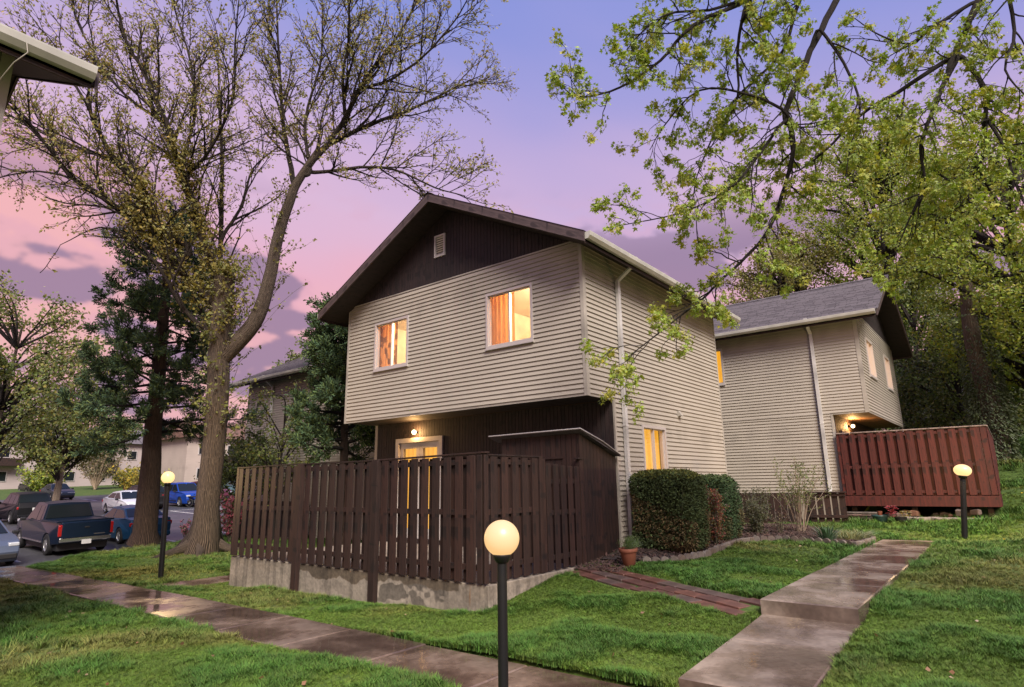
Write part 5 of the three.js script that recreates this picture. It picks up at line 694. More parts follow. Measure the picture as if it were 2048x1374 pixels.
// ---- conifers: whorled boughs with needle sprays
function conifer(name, label, base, trunkPts, rads, boughs, o) {
  const t = thing(name, label, 'tree', base), w = new Soup(), b = new Soup(), l = new Soup(), tp = smooth(trunkPts.map((p) => add(p, base, -1)), 4); w.tube(tp, tp.map((_, i) => mix(rads[0], rads[1], i / (tp.length - 1)) * (i === 0 ? 1.35 : 1)), 16); part(t, 'trunk', w.geo(), M.barkRed);
  for (let k = 0; k < boughs; k++) {
    const u = mix(o.from, 1, (k + rnd() * 0.8) / boughs), f = u * (tp.length - 1), i = Math.min(tp.length - 2, f | 0), p = tp[i].map((v, a) => mix(v, tp[i + 1][a], f - i)), az = k * 2.4 + rr(-0.5, 0.5), len = o.len(u) * rr(0.65, 1.15); let d = [Math.cos(az), rr(-0.15, 0.2) + o.lift * u, Math.sin(az)], pts = [p], rs = [0.06 * (1.2 - u) + 0.015], q = p; const n = 7;
    for (let s = 1; s <= n; s++) { d = norm(add(add(d, rdir(), 0.16), [0, 1, 0], 0.07 * (s > 3 ? 1 : -0.6))); q = add(q, d, len / n); pts.push(q); rs.push(mix(rs[0], 0.008, s / n)); } b.tube(pts, rs, 4);
    shoots(b, l, pts, rs, { levels: [{ per: o.per ?? 5, from: 0.25, ang: [0.5, 1.1], len: [0.35, 0.85], r: 0.01, seg: 3, up: 0.12, sides: 3, tip: 0.004, leaf: (s, ps, dir) => { for (let m = 0; m < o.tuft; m++) { const c0 = ps[1 + ((rnd() * (ps.length - 1)) | 0)], at = add(c0, rdir(), rr(0, 0.14)), dd = norm(add(add(dir, rdir(), 0.9), [0, 0.25, 0])), L = rr(0.1, 0.2), sd = norm(cross(dd, rdir())), col = tone(o.cols[(rnd() * o.cols.length) | 0], 0.35); s.tri(at, add(add(at, dd, L), sd, 0.02), add(add(at, dd, L), sd, -0.02), col); } } }] }, 0);
  }
  part(t, 'boughs', b.geo(), M.barkDark); part(t, 'needles', l.geo(), M.needle, true); return t;
}
conifer('pine_tree', 'tall dark pine between the big maple and the parked cars', [9.91, -1.9, -25.49], PINE[0][3], [0.42, 0.08], 74, { from: 0.36, len: (u) => 4.1 * (1 - 0.72 * Math.pow(u, 1.3)), lift: 0.12, tuft: 100, cols: [[0.05, 0.092, 0.045], [0.075, 0.125, 0.05], [0.045, 0.08, 0.05], [0.11, 0.16, 0.05]] });
conifer('evergreen_tree', 'slender evergreen tree between the two nearest left houses', [12.3, -1.95, -16.9], [[12.3, -1.95, -16.9], [12.2, 0.6, -16.7], [11.9, 2.6, -16.4], [11.6, 4.4, -16.1], [11.5, 5.4, -16.0]], [0.17, 0.03], 56, { from: 0.3, len: (u) => 2.1 * (1 - 0.65 * u), lift: 0.5, tuft: 90, per: 7, cols: [[0.05, 0.092, 0.04], [0.04, 0.075, 0.034], [0.09, 0.14, 0.042]] });
// ---------------------------------------------------------------- shrubs and hedges
function hedge(label, x0, x1, y0, y1, z0, z1, n, cols, round = 0.35) {
  const w = x1 - x0, h = y1 - y0, d = z1 - z0, t = thing('clipped_hedge', label, 'hedge', [(x0 + x1) / 2, y0, (z0 + z1) / 2]), l = new Soup(), st = new Soup();
  for (let i = 0; i < 90; i++) { const e = [rr(-0.46, 0.46) * w, rr(0.3, 0.95) * h, rr(-0.46, 0.46) * d]; st.tube([[rr(-0.3, 0.3) * w, -0.04, rr(-0.25, 0.25) * d], [e[0] * 0.7, e[1] * 0.5, e[2] * 0.7], e], [0.018, 0.012, 0.004], 4); } part(t, 'stems', st.geo(), M.twigGreen);
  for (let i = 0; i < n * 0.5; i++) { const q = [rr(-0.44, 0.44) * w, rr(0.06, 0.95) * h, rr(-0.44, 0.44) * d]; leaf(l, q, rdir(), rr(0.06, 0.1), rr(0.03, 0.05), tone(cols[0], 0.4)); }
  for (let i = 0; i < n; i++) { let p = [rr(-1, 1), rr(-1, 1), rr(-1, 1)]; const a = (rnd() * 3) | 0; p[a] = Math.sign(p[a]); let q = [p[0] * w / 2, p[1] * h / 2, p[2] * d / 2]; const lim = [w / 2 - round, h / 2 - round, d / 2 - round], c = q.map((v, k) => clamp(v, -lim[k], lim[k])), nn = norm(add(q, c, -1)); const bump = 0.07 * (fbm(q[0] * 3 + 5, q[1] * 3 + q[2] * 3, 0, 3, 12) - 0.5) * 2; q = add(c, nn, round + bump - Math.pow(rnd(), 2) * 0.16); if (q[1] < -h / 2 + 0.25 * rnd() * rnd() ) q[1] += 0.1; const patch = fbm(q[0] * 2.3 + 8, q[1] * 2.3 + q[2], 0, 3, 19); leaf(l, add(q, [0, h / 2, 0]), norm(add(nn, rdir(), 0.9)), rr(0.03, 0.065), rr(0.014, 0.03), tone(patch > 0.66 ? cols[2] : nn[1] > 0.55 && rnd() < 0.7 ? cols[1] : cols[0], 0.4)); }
  part(t, 'foliage', l.geo(), M.needle, true); return t;
}
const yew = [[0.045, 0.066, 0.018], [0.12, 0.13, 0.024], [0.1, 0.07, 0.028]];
hedge('big square clipped yew hedge beside the lit side window', 11.35, 12.35, -1.32, 0.2, -6.15, -4.8, 26000, yew, 0.3);
hedge('smaller dark clipped yew hedge behind the big square one', 13.45, 14.75, -1.3, 0.1, -6.1, -4.95, 15000, [[0.036, 0.068, 0.022], [0.06, 0.095, 0.025], [0.08, 0.07, 0.025]], 0.28);
function bush(name, label, cat, base, r, n, cols, o = {}) {
  const t = thing(name, label, cat, base, 0, o.group), w = new Soup(), l = new Soup(), ends = [];
  for (let k = 0; k < (o.stems ?? 14); k++) { const a = rr(0, 6.28), s = rr(0.1, 1), e = [Math.cos(a) * r[0] * s, r[1] * rr(0.6, 1.05), Math.sin(a) * r[2] * s], p = smooth([[rr(-0.08, 0.08), -0.05, rr(-0.08, 0.08)], [e[0] * 0.4 + rr(-0.05, 0.05), e[1] * 0.5, e[2] * 0.4 + rr(-0.05, 0.05)], e], 4), rs = p.map((_, i) => mix(o.sr ?? 0.012, 0.003, i / (p.length - 1))); w.tube(p, rs, 4); ends.push(p); shoots(w, l, p, rs, { levels: [{ per: o.per ?? 5, from: o.lo ?? 0.35, ang: [0.4, 1.1], len: o.tw ?? [0.12, 0.35], r: 0.004, seg: 3, sides: 3, up: 0.2, tip: 0.002, leaf: (s2, ps) => { for (let i = 0; i < n; i++) { const b = ps[1 + ((rnd() * (ps.length - 1)) | 0)]; leaf(s2, add(b, rdir(), rr(0.005, o.spread ?? 0.06)), rdir(), rr(...(o.ll ?? [0.03, 0.07])), rr(...(o.ll ?? [0.03, 0.07])) * (o.lw ?? 0.55), tone(cols[(rnd() * cols.length) | 0], 0.35)); } } }] }, 0); }
  part(t, 'stems', w.geo(), o.stemMat ?? M.twigGreen); part(t, 'foliage', l.geo(), M.leafV, true); return t;
}
bush('nandina_shrub', 'red and yellow leaved shrub squeezed between the two clipped hedges', 'shrub', [12.95, -1.34, -5.0], [0.34, 1.1, 0.3], 18, [[0.22, 0.16, 0.03], [0.1, 0.11, 0.02], [0.3, 0.07, 0.03], [0.2, 0.05, 0.04]], { stems: 26, lo: 0.1, spread: 0.09 });
bush('round_shrub', 'olive feathery shrub at the far end of the clipped hedges', 'shrub', [15.75, -1.33, -5.05], [0.5, 1.05, 0.4], 20, [[0.09, 0.09, 0.02], [0.06, 0.075, 0.018]], { stems: 26, lo: 0.05, spread: 0.1 });
bush('bare_shrub', 'tall open shrub with bare pale stems and sparse new leaves', 'shrub', [16.9, -1.33, -4.35], [1.0, 1.75, 0.75], 11, [[0.17, 0.2, 0.04], [0.12, 0.16, 0.035]], { stems: 20, sr: 0.012, lo: 0.42, per: 4.5, stemMat: std({ color: rgb(0.26, 0.2, 0.15), roughness: 0.9 }), tw: [0.2, 0.5], spread: 0.05 });
bush('reddish_shrub', 'small reddish stemmed shrub at the foot of the bare shrub', 'shrub', [16.2, -1.33, -4.6], [0.4, 0.55, 0.3], 5, [[0.13, 0.06, 0.05], [0.2, 0.17, 0.09]], { stems: 12, lo: 0.3 });
function blades(name, label, cat, base, n, h, spread, cols, o = {}) { const t = thing(name, label, cat, base), l = new Soup(); for (let i = 0; i < n; i++) { const a = rr(0, 6.28), r = spread * Math.sqrt(rnd()), o2 = [Math.cos(a) * r * 0.5, -0.02, Math.sin(a) * r * 0.5], hh = h * rr(0.6, 1.1), b = add(o2, [Math.cos(a) * r * 0.25, hh * 0.65, Math.sin(a) * r * 0.25]), e = add(o2, [Math.cos(a) * r * 0.9, hh, Math.sin(a) * r * 0.9]), s = [Math.sin(a) * 0.008, 0, -Math.cos(a) * 0.008], c = tone(cols[(rnd() * cols.length) | 0]); l.quad(add(o2, s), add(b, s), add(b, s, -1), add(o2, s, -1), c); l.tri(add(b, s), e, add(b, s, -1), c); } part(t, 'leaves', l.geo(), M.leafV, true); return t; }
blades('daffodil_clump', 'dark green clump of strap leaves behind the scalloped edging', 'plant', [15.5, -1.38, -3.42], 170, 0.4, 0.3, [[0.035, 0.1, 0.03], [0.05, 0.13, 0.035]]);
for (const [i, x, z] of [[0, 16.0, -3.05], [1, 16.6, -2.95], [2, 16.3, -3.3]]) blades('striped_clump', ['pale striped grassy clump nearest the garden path', 'pale striped grassy clump by the corner of the stone edging', 'pale striped grassy clump behind its two neighbours'][i], 'plant', [x, -1.39, z], 120, 0.26, 0.4, [[0.3, 0.31, 0.12], [0.14, 0.2, 0.05]]);
bush('azalea', 'pink flowering azalea against the dark low fence near the big trunk', 'azalea', [11.75, -1.92, -22.7], [0.75, 1.5, 0.7], 16, [[0.5, 0.1, 0.16], [0.6, 0.16, 0.22], [0.08, 0.1, 0.03]], { stems: 20, lo: 0.25, ll: [0.05, 0.1], lw: 0.9 });
bush('azalea', 'small pink azalea at the left foot of the big maple trunk', 'azalea', [10.9, -1.95, -24.2], [0.45, 0.8, 0.4], 7, [[0.45, 0.12, 0.2], [0.12, 0.1, 0.06]], { stems: 14, ll: [0.05, 0.09], lw: 0.9 });
bush('forsythia', 'yellow forsythia glowing behind the far lamp globe', 'shrub', [21.5, -0.9, -58], [2.2, 2.6, 1.8], 8, [[0.5, 0.38, 0.02], [0.3, 0.3, 0.03]], { stems: 26, lo: 0.2, ll: [0.14, 0.28], tw: [0.4, 0.9], spread: 0.3, sr: 0.04 });
bush('fountain_shrub', 'tall straw coloured fountain shrub beyond the dark electric car', 'shrub', [26.5, 0.2, -83.5], [3.2, 5.6, 3], 7, [[0.32, 0.25, 0.15], [0.17, 0.18, 0.06]], { stems: 60, lo: 0.3, per: 2, ll: [0.2, 0.45], lw: 0.3, tw: [0.5, 1], spread: 0.4, sr: 0.06, stemMat: std({ color: rgb(0.4, 0.31, 0.22), roughness: 0.9 }) });
for (const [i, x, z, h, c] of [[0, 22, -86, 2.6, spring], [1, 30, -84, 2.4, deep], [2, 34, -82, 1.9, spring], [3, 12, -88, 2.6, olive], [4, 38, -77, 2.3, deep]]) bush('lot_shrub', ['bright green shrub left of the straw coloured fountain shrub', 'dark round shrub right of the straw coloured fountain shrub', 'low green shrub on the lawn strip past the parking lot', 'olive shrub at the far left end of the parking lot', 'dark shrub before the pale building near the big trunks'][i], 'shrub', [x, -0.1, z], [2.4, h, 2], 11, c, { stems: 30, lo: 0.05, per: 3, ll: [0.22, 0.45], tw: [0.4, 0.9], spread: 0.4, sr: 0.04, group: 'shrubs beyond the parking lot' });
{ const f = thing('low_fence', 'dark board fence behind the pink azalea left of the patio fence', 'fence', [13.4, -1.95, -23.2]); picketRun(f, plankBrown, [13.2, -25.6], [13.6, -20.6], 26, { y0: -1.95, y1: -0.5, rails: [-0.7, -1.7], w: 0.17, back: false, outward: -1 }); wpart(f, 'footing_timber', rbox(0.2, 0.2, 5.2, 0.01, 13.15, -1.9, -23), woodBrown[0]); }
// ---------------------------------------------------------------- vehicles
const paint = (r, g, b, o = {}) => new THREE.MeshPhysicalMaterial({ color: rgb(r, g, b), roughness: 0.42, metalness: 0.1, clearcoat: 0.22, clearcoatRoughness: 0.2, specularIntensity: 0.6, ...o });
M.autoGlass = new THREE.MeshPhysicalMaterial({ color: rgb(0.012, 0.016, 0.018), roughness: 0.12, specularIntensity: 0.6 });
M.tyre = std({ color: rgb(0.012, 0.012, 0.013), roughness: 0.85 }); M.rim = std({ color: rgb(0.42, 0.42, 0.43), roughness: 0.32, metalness: 0.7 }); M.darkPlastic = std({ color: rgb(0.014, 0.014, 0.016), roughness: 0.6 });
M.tail = new THREE.MeshPhysicalMaterial({ color: rgb(0.32, 0.012, 0.012), roughness: 0.2, clearcoat: 1 }); M.headlamp = new THREE.MeshPhysicalMaterial({ color: rgb(0.5, 0.52, 0.55), roughness: 0.12, clearcoat: 1 }); M.chrome = std({ color: rgb(0.6, 0.6, 0.58), roughness: 0.18, metalness: 0.9 }); M.plate = std({ color: rgb(0.6, 0.6, 0.58), roughness: 0.5 });
const tyreG = new THREE.LatheGeometry([[0.62, -0.5], [0.9, -0.5], [0.98, -0.4], [1, -0.2], [1, 0.2], [0.98, 0.4], [0.9, 0.5], [0.62, 0.5]].map(([a, b]) => new THREE.Vector2(a, b)), 28).rotateZ(Math.PI / 2);
const rimG = (() => { const l = [new THREE.LatheGeometry([[0.63, 0.44], [0.58, 0.4], [0.56, 0.15], [0, 0.12]].map(([a, b]) => new THREE.Vector2(a, b)), 24)]; for (let i = 0; i < 6; i++) { const b = new THREE.BoxGeometry(0.56, 0.12, 0.13).translate(0.3, 0.32, 0); b.rotateY(i * Math.PI / 3); l.push(b); } l.push(new THREE.CylinderGeometry(0.13, 0.15, 0.3, 14).translate(0, 0.28, 0)); return join(l).rotateZ(-Math.PI / 2); })();
const SEDAN = { len: 4.62, wb: 2.7, w: 0.9, R: 0.325, top: [[-2.26, 0.52], [-2.3, 0.74], [-2.24, 0.97], [-1.7, 1.03], [-1.1, 0.98], [0.95, 0.95], [1.5, 0.88], [1.95, 0.79], [2.22, 0.66], [2.31, 0.48], [2.26, 0.26]], low: 0.21, cab: { r0: [-1.78, 1.0], r1: [-1.0, 1.4], f1: [0.2, 1.44], f0: [1.08, 0.93], wb: 0.8, wt: 0.6, pill: [-0.28] } };
const SUV = { len: 4.75, wb: 2.75, w: 0.94, R: 0.365, top: [[-2.3, 0.6], [-2.36, 0.9], [-2.3, 1.14], [-2.1, 1.12], [0.9, 1.08], [1.5, 1.06], [2.0, 0.98], [2.28, 0.82], [2.36, 0.6], [2.32, 0.32]], low: 0.28, cab: { r0: [-2.26, 1.1], r1: [-1.8, 1.64], f1: [0.1, 1.7], f0: [1.0, 1.06], wb: 0.84, wt: 0.66, pill: [-0.3, -1.25] } };
const TRUCK = { len: 5.5, wb: 3.45, w: 0.97, R: 0.385, top: [[-2.76, 0.62], [-2.78, 1.16], [-2.7, 1.19], [-0.75, 1.19], [-0.7, 1.15], [1.3, 1.15], [2.1, 1.12], [2.62, 1.04], [2.74, 0.9], [2.75, 0.5]], low: 0.42, cab: { r0: [-0.74, 1.15], r1: [-0.58, 1.78], f1: [0.62, 1.82], f0: [1.36, 1.13], wb: 0.88, wt: 0.7, pill: [0.05] }, bed: [-2.68, -0.82] };
function car(label, spec, color, x, z, nose, o = {}) {
  const g = thing(o.name ?? 'parked_car', label, o.cat ?? 'car', [x, lotY(x, z), z], nose > 0 ? 0 : Math.PI, 'cars parked in the lot'); g.rotation.order = 'YXZ'; g.rotation.x = nose > 0 ? 0.0268 : -0.0268; g.rotation.z = nose > 0 ? 0.0336 : -0.0336; g.rotation.y += o.turn ?? 0;
  const body = o.mat ?? paint(...color), hw = spec.w, half = spec.len / 2, za = spec.wb / 2, ar = spec.R + 0.055;
  // side outline with wheel arches, swept across and drawn in at the ends
  const sh = new THREE.Shape(); sh.moveTo(-half + 0.08, spec.low + 0.06); for (const [a, b] of spec.top) sh.lineTo(a, b); sh.lineTo(half - 0.1, spec.low);
  const arch = (c) => { sh.lineTo(c + ar, spec.low); for (let i = 0; i <= 10; i++) { const t = i / 10 * Math.PI; sh.lineTo(c + Math.cos(t) * ar, Math.max(spec.low, spec.R + Math.sin(t) * ar)); } sh.lineTo(c - ar, spec.low); }; arch(za); arch(-za); sh.closePath();
  const eg = new THREE.ExtrudeGeometry(sh, { depth: 2 * hw - 0.12, bevelEnabled: true, bevelThickness: 0.06, bevelSize: 0.035, bevelSegments: 3, steps: 1 }), p = eg.attributes.position;
  const tw = (zz, y) => (1 - 0.13 * Math.pow(Math.abs(zz) / half, 5)) * (1 - 0.06 * sm(0.75, 1.15, y) - 0.04 * sm(0.5, 0.2, y));
  for (let i = 0; i < p.count; i++) { const zz = p.getX(i), y = p.getY(i), xx = p.getZ(i) - (hw - 0.06); p.setXYZ(i, xx * tw(zz, y), y, zz); } eg.computeVertexNormals();
  const crisp = toCreasedNormals(eg, 0.22);
  let bm;
  bm = part(g, 'body', crisp, body);
  const c = spec.cab, X = (s, y) => s * mix(c.wb, c.wt, clamp((y - c.f0[1]) / (c.f1[1] - c.f0[1]))), pt = (s, q) => [X(s, q[1]), q[1], q[0]];
  // cabin shell with a crowned roof
  const cs = new Soup(), pr = [c.r0, c.r1, [mix(c.r1[0], c.f1[0], 0.5), Math.max(c.r1[1], c.f1[1]) + 0.025], c.f1, c.f0]; for (let i = 0; i + 1 < pr.length; i++) { const a = pr[i], b = pr[i + 1], ca = i ? 0.035 : 0, cb = i + 1 < 4 ? 0.035 : 0; for (const s of [-1, 1]) cs.quad(pt(s, a), pt(s, b), [0, b[1] + cb, b[0]], [0, a[1] + ca, a[0]]); } for (const s of [-1, 1]) for (let i = 1; i + 1 < pr.length; i++) cs.tri(pt(s, pr[0]), pt(s, pr[i]), pt(s, pr[i + 1]));
  part(bm, 'cabin', cs.geo(), body);
  const panel = (name, q, k, out) => { const m = [0, 1, 2].map((i) => q.reduce((s, v) => s + v[i], 0) / 4), s = new Soup(), v = q.map((a) => add(add(m, add(a, m, -1), k), out, 0.012)); s.quad(...v); const e = q.map((a) => add(m, add(a, m, -1), k * 1.03)); for (let i = 0; i < 4; i++) s.quad(v[i], v[(i + 1) % 4], e[(i + 1) % 4], e[i]); part(g, name, s.geo(), M.autoGlass); };
  const up = (t, a, b) => [mix(a[0], b[0], t), mix(a[1], b[1], t)]; const cr = (q) => q.map((v) => [v[0], v[1] + 0.012 , v[2]]);
  panel('windshield', cr([pt(-1, up(0.06, c.f0, c.f1)), pt(1, up(0.06, c.f0, c.f1)), pt(1, up(0.97, c.f0, c.f1)), pt(-1, up(0.97, c.f0, c.f1))]), 0.9, [0, 0.7, 0.9]); panel('rear_window', cr([pt(-1, up(0.1, c.r0, c.r1)), pt(1, up(0.1, c.r0, c.r1)), pt(1, up(0.93, c.r0, c.r1)), pt(-1, up(0.93, c.r0, c.r1))]), 0.9, [0, 0.7, -0.9]);
  const yb = (zz) => mix(c.r0[1], c.f0[1], (zz - c.r0[0]) / (c.f0[0] - c.r0[0])) + 0.04, yt = (zz) => Math.min(zz < c.r1[0] ? mix(c.r0[1], c.r1[1], (zz - c.r0[0]) / (c.r1[0] - c.r0[0])) : 9, zz > c.f1[0] ? mix(c.f1[1], c.f0[1], (zz - c.f1[0]) / (c.f0[0] - c.f1[0])) : 9, mix(c.r1[1], c.f1[1], clamp((zz - c.r1[0]) / (c.f1[0] - c.r1[0])))) - 0.07;
  const cuts = [c.r0[0] + 0.28, ...[...c.pill].reverse(), c.f0[0] - 0.2]; for (const s of [-1, 1]) for (let i = 0; i + 1 < cuts.length; i++) { const a = cuts[i] + 0.03, b = cuts[i + 1] - 0.03, W = (zz, y) => [X(s, y) + s * 0.008, y, zz]; const q = [W(a, yb(a)), W(b, yb(b)), W(b, Math.max(yb(b) + 0.02, yt(b))), W(a, Math.max(yb(a) + 0.02, yt(a)))], k = new Soup(); if (b > c.f1[0] && a < c.f1[0]) { k.quad(W(a, yb(a)), W(c.f1[0], yb(c.f1[0])), W(c.f1[0], yt(c.f1[0])), W(a, Math.max(yb(a), yt(a)))); k.quad(W(c.f1[0], yb(c.f1[0])), q[1], q[2], W(c.f1[0], yt(c.f1[0]))); } else if (a < c.r1[0] && b > c.r1[0]) { k.quad(q[0], W(c.r1[0], yb(c.r1[0])), W(c.r1[0], yt(c.r1[0])), q[3]); k.quad(W(c.r1[0], yb(c.r1[0])), q[1], q[2], W(c.r1[0], yt(c.r1[0]))); } else k.quad(...q); part(g, 'side_window', k.geo(), M.autoGlass); }
  for (const s of [-1, 1]) {
    for (const zz of [za, -za]) { const w = part(g, 'wheel', tyreG, M.tyre); w.scale.set(0.22, spec.R, spec.R); w.position.set(s * (hw - 0.12), spec.R, zz); const r = part(w, 'rim', rimG, M.rim); if (s < 0) r.rotation.y = Math.PI; }
    const T = o.tail ?? [0.26, 0.16], H = o.head ?? [0.3, 0.13]; const ty = spec.top[1][1] + (o.tailUp ?? 0.06);
    part(g, 'taillight', rbox(T[0], T[1], 0.1, 0.03, s * (hw * 0.87 - T[0] / 2 + 0.045), ty, -half + (o.tailIn ?? 0.05)), M.tail);
    part(g, 'headlight', rbox(H[0], H[1], 0.24, 0.04, s * (hw * 0.84 - H[0] / 2 + 0.04), spec.top.at(-3)[1] + (o.headUp ?? 0.0), half - 0.15), M.headlamp);
    const mr = part(g, 'mirror', rbox(0.2, 0.13, 0.1, 0.04, s * (hw + 0.08), c.f0[1] + 0.06, c.f0[0] - 0.28), o.mirror ?? M.darkPlastic);
    part(g, 'side_moulding', box2(s * (hw - 0.028), s * (hw + 0.012), 0.43, 0.47, -za + ar + 0.05, za - ar - 0.05), o.mould ?? M.darkPlastic);
  }
  part(g, 'rear_bumper', rbox(hw * 1.72, 0.17, 0.16, 0.04, 0, spec.low + 0.16, -half + 0.02), o.bumper ?? body); part(g, 'front_bumper', rbox(hw * 1.66, 0.18, 0.14, 0.04, 0, spec.low + 0.14, half - 0.03), o.fbumper ?? M.darkPlastic);
  part(g, 'number_plate', rbox(0.31, 0.155, 0.015, 0.004, 0, spec.top[0][1] + (o.plateUp ?? 0.22), -half - (o.plateOut ?? 0.03)), M.plate);
  part(g, 'underbody', box2(-hw + 0.16, hw - 0.16, 0.19, spec.low + 0.25, -half + 0.25, half - 0.25), M.darkPlastic);
  return g;
}
{ // the pickup: its load bed hollow between bed walls
  const teal = paint(0.006, 0.014, 0.03, { roughness: 0.3 }), t = car('dark teal pickup truck with red taillights parked at the left edge', TRUCK, null, 8.6, -30.1, -1, { name: 'pickup_truck', cat: 'pickup', mat: teal, tail: [0.13, 0.42], tailUp: -0.24, tailIn: 0.0, bumper: M.chrome, mould: M.chrome, plateOut: 0.14, plateUp: -0.14 });
  const bed = part(t, 'load_bed', join([box2(-0.8, 0.8, 1.2, 1.205, -2.62, -0.86)]), M.darkPlastic); part(t, 'bed_rail', join([box2(-0.92, -0.8, 1.19, 1.25, -2.68, -0.8), box2(0.8, 0.92, 1.19, 1.25, -2.68, -0.8), box2(-0.8, 0.8, 1.19, 1.26, -2.74, -2.66)]), teal);
  const tg = part(t, 'tailgate', rbox(1.5, 0.52, 0.03, 0.012, 0, 0.9, -2.805), teal); part(tg, 'handle', rbox(0.16, 0.05, 0.02, 0.008, 0, 1.0, -2.83), M.darkPlastic); part(tg, 'badge', rbox(0.36, 0.03, 0.012, 0.004, -0.42, 0.73, -2.825), M.chrome);
}
car('metallic blue sedan half hidden by the pine trunk', SEDAN, [0.012, 0.06, 0.13], 11.35, -30.9, -1, { tail: [0.36, 0.17], mould: M.chrome });
car('blue grey car cut off by the left edge below the pickup', SEDAN, [0.08, 0.1, 0.15], 5.6, -28.6, 1, { headUp: 0.05 });
car('black crossover with its rear towards the viewer at the left edge', SUV, [0.008, 0.009, 0.01], 11.1, -46.2, -1, { tail: [0.42, 0.15], tailUp: 0.0 });
car('silver car beside the black crossover at the left edge', SEDAN, [0.4, 0.41, 0.44], 8.4, -48.8, -1, {});
car('white sedan facing the viewer behind the pine trunk', SEDAN, [0.62, 0.64, 0.68], 16.9, -46.7, 1, {});
car('dark slate electric car parked alone at the far left', SEDAN, [0.03, 0.04, 0.055], 19.6, -71.5, 1, { head: [0.6, 0.05] });
car('dark crossover with a red taillight right of the pine trunk', SUV, [0.02, 0.02, 0.022], 19.0, -50.2, -1, { tail: [0.4, 0.18] });
car('bright blue hatchback beside the far lamp post', SUV, [0.01, 0.05, 0.3], 22.2, -50.6, 1, {});
car('maroon van left of the big maple trunk', SUV, [0.09, 0.02, 0.035], 25.0, -52.5, 1, {});
car('dark red wagon far beyond the white sedan', SUV, [0.16, 0.03, 0.03], 28.5, -76, 1, {});
car('black car far left behind the pale tree trunk', SUV, [0.014, 0.014, 0.016], 21.8, -88.5, -1, {});
car('pale teal car right of the big maple trunk', SEDAN, [0.12, 0.22, 0.26], 31.8, -60, 1, {});
{ // motorcycle
  const t = thing('motorcycle', 'black motorcycle parked before the blue hatchback', 'motorcycle', [21.9, lotY(21.9, -47.6), -47.6], 0.5); for (const z of [-0.68, 0.68]) { const w = part(t, 'wheel', new THREE.TorusGeometry(0.27, 0.055, 10, 24).rotateY(Math.PI / 2), M.tyre); w.position.set(0, 0.32, z); part(w, 'hub', new THREE.CylinderGeometry(0.09, 0.09, 0.08, 14).rotateZ(Math.PI / 2), M.rim); }
  const s = new Soup(); s.tube([[0, 0.32, 0.68], [0, 0.7, 0.5], [0, 1.0, 0.36]], [0.035, 0.035, 0.03], 8); s.tube([[-0.34, 1.04, 0.26], [0, 1.0, 0.36], [0.34, 1.04, 0.26]], [0.015, 0.02, 0.015], 8); s.tube([[0, 0.7, 0.45], [0, 0.55, -0.1], [0, 0.32, -0.68]], [0.05, 0.06, 0.03], 8); part(t, 'frame', s.geo(), M.darkPlastic); const k = part(t, 'tank', new THREE.SphereGeometry(0.2, 20, 14).scale(0.8, 0.7, 1.5), M.darkPlastic); k.position.set(0, 0.8, 0.15); part(t, 'seat', rbox(0.26, 0.1, 0.7, 0.04, 0, 0.76, -0.4), M.tyre); part(t, 'engine', rbox(0.3, 0.3, 0.42, 0.06, 0, 0.42, 0.02), M.rim);
}
// ---------------------------------------------------------------- far apartment buildings
function block(label, x0, x1, z, y0, H, depth, wall, roof) {
  const t = thing('apartment_building', label, 'building', [(x0 + x1) / 2, y0, z - depth / 2]); const w = x1 - x0; part(t, 'wall', box(w, H, depth, 0, H / 2, 0), wall);
  const s = new Soup(), r = H + 2.4, e = 0.6, a = [-w / 2 - e, H, depth / 2 + e], b = [w / 2 + e, H, depth / 2 + e], c = [w / 2 + e, r, 0], d = [-w / 2 - e, r, 0], a2 = [-w / 2 - e, H, -depth / 2 - e], b2 = [w / 2 + e, H, -depth / 2 - e], U = [[0, 0], [9, 0], [9, 3], [0, 3]]; s.quad(a, b, c, d, null, U); s.quad(a2, d, c, b2, null, U); s.tri(a, d, a2, null, U); s.tri(b, b2, c, null, U); s.quad(a, a2, b2, b, null, U); part(t, 'roof', s.geo(), roof);
  for (let f = 0; f < 2; f++) for (let x = -w / 2 + 2; x < w / 2 - 1.5; x += 3.6) { const wd = part(t, 'window', rbox(1.3, 1.3, 0.12, 0.02, x, 1.9 + f * 2.9, depth / 2 + 0.02), M.white); part(wd, 'pane', box(1.1, 1.1, 0.02, x, 1.9 + f * 2.9, depth / 2 + 0.09), M.autoGlass); }
  for (let x = -w / 2 + 4; x < w / 2 - 3; x += 10.8) { part(t, 'balcony', box(3, 0.9, 1.2, x + 1.8, 3.6, depth / 2 + 0.62), woodBrown[0]); } return t;
}
block('long pale pinkish apartment building beyond the parking lot', 4, 44, -97, 0, 6.4, 10, std({ color: rgb(0.46, 0.39, 0.38), map: sidTex, roughness: 0.8 }), shingle[1]);
block('pale apartment building closing the lot behind the big trunks', 34, 66, -78, 0, 6.2, 9, std({ color: rgb(0.5, 0.42, 0.37), map: sidTex, roughness: 0.8 }), std({ color: rgb(0.2, 0.11, 0.08), roughness: 0.9, map: blot }));
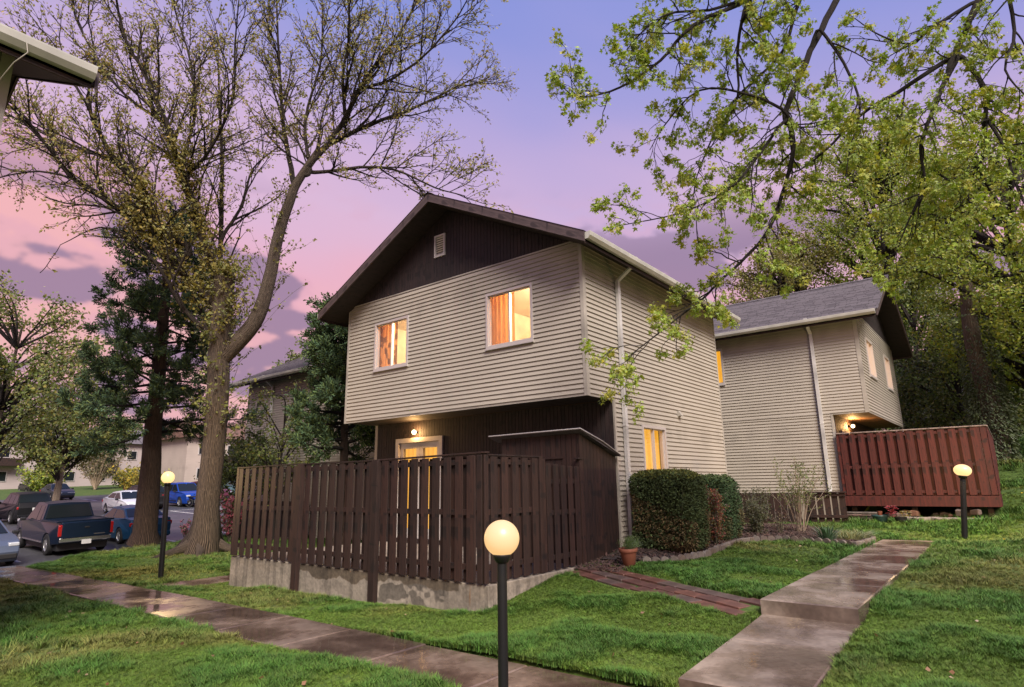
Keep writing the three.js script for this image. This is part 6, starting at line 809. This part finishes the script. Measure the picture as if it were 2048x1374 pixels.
// ---------------------------------------------------------------- grass
{
  const g = new Soup(); for (let i = 0; i < 11; i++) { const a = rr(0, 6.28), r = rr(0, 0.045), o = [Math.cos(a) * r, -0.01, Math.sin(a) * r], h = rr(0.55, 1.1) * 0.07, l = rr(0.15, 1.1) * h, b = rr(0, 6.28), m = add(o, [Math.cos(b) * l * 0.35, h * 0.6, Math.sin(b) * l * 0.35]), e = add(o, [Math.cos(b) * l, h, Math.sin(b) * l]), s = [-Math.sin(b) * 0.0026, 0, Math.cos(b) * 0.0026]; g.quad(add(o, s), add(m, s), add(m, s, -1), add(o, s, -1)); g.tri(add(m, s), e, add(m, s, -1)); }
  const geo = g.geo(); const list = [], cols = [];
  const ok = (x, z) => !inWalk(x, z, 0.0) && !inPath(x, z, 0.0) && !inBranch(x, z, 0) && !inBrick(x, z, 0) && !inPoly(BED, x, z) && !inA(x, z, 0.05) && !inYard(x, z) && !(x > 14.2 && x < 22.3 && z < -15.5 && z > -27.1) && !inB(x, z) && !(x > 21.95 && x < 29.4 && z < -0.4 && z > -4.2) && z > zEdge(x) + 0.25 && !(x < 1.3 && z < -8) && !(z < -5.4 && x > 9.4 && x < 11.5 && z > -6.4);
  const fill = (n, x0, x1, z0, z1, sc, near) => { for (let i = 0; i < n; i++) { const x = rr(x0, x1), z = rr(z0, z1); if (!ok(x, z)) continue; const f = x * 0.782 - z * 0.623, sd = x * 0.623 + z * 0.782; if (f < 1.2 || Math.abs(sd) > f * 0.98 + 1.2) continue; const lush = fbm(x * 1.5 + 3, z * 1.5, 0, 4, 121), bare = fbm(x * 0.45, z * 0.45 + 7, 0, 4, 131), root = Math.hypot(x - 9.5, z + 20) < 3.2 || Math.hypot(x - 9.9, z + 25.4) < 2.2 || Math.hypot(x - 6.9, z + 16) < 1.3; if ((bare > 0.66 && rnd() < 0.4) || (root && rnd() < 0.72)) continue; const k = 0.78 * sc * rr(0.6, 1.25) * mix(0.62, 1.55, sm(0.32, 0.72, lush)); list.push([x, groundY(x, z) - 0.005, z, k]); const dry = sm(0.5, 0.76, bare) * 0.6 + rr(-0.2, 0.25), m = rr(0.55, 1.3) * mix(0.8, 1.25, fbm(x * 2.2, z * 2.2, 0, 3, 141)); cols.push([m * mix(mix(0.085, 0.048, sm(0.4, 0.65, lush)), 0.2, clamp(dry)), m * mix(mix(0.16, 0.135, sm(0.4, 0.65, lush)), 0.17, clamp(dry)), m * mix(0.013, 0.045, clamp(dry))]); } };
  fill(170000, 1, 9, -9, 1.5, 1.0, true); fill(100000, 5.5, 13, -6.4, 2.5, 1.0); fill(100000, 3, 9, -24, -7, 1.1); fill(34000, 12, 24, -6, 6, 1.5); fill(30000, 5.5, 14.5, -27, -14, 1.4); fill(14000, 0.5, 5, -25, -8, 1.4); fill(26000, 20, 42, -4, 14, 2.6);
  const im = new THREE.InstancedMesh(geo, std({ color: 0xffffff, roughness: 0.75, side: THREE.DoubleSide }), list.length); im.name = 'lawn_grass'; im.userData = { kind: 'stuff', label: 'lush green grass blades covering the lawn', category: 'grass' }; const m4 = new THREE.Matrix4(), q = new THREE.Quaternion(), e = new THREE.Euler();
  list.forEach(([x, y, z, k], i) => { e.set(rr(-0.15, 0.15), rr(0, 6.28), rr(-0.15, 0.15)); q.setFromEuler(e); m4.compose(V3(x, y, z), q, V3(k * rr(0.9, 1.4), k, k * rr(0.9, 1.4))); im.setMatrixAt(i, m4); im.setColorAt(i, rgb(...cols[i])); }); shade(im); scene.add(im);
  // fallen leaves and small lawn flowers
  const fl = new Soup(); for (let i = 0; i < 320; i++) { const x = rr(2.5, 15), z = rr(-14, 1); if (!ok(x, z)) continue; const p = [x, groundY(x, z) + rr(0.02, 0.06), z]; leaf(fl, p, norm([rr(-1, 1), 0.15, rr(-1, 1)]), rr(0.03, 0.07), rr(0.02, 0.05), tone(rnd() < 0.6 ? [0.2, 0.11, 0.06] : [0.3, 0.22, 0.13])); }
  for (let i = 0; i < 26; i++) { const x = rr(10, 24), z = rr(-1.3, 5); if (!ok(x, z)) continue; const p = [x, groundY(x, z) + 0.09, z]; for (let k = 0; k < 5; k++) leaf(fl, p, norm([Math.cos(k * 1.26), 0.3, Math.sin(k * 1.26)]), 0.035, 0.03, [0.55, 0.42, 0.02]); }
  const lm = shade(new THREE.Mesh(fl.geo(), std({ vertexColors: true, side: THREE.DoubleSide }))); lm.name = 'fallen_leaves'; lm.userData = { kind: 'stuff', label: 'small brown fallen leaves scattered over the lawn', category: 'leaves' }; scene.add(lm);
  console.log('tufts', list.length);
}
renderer.render(scene, camera);
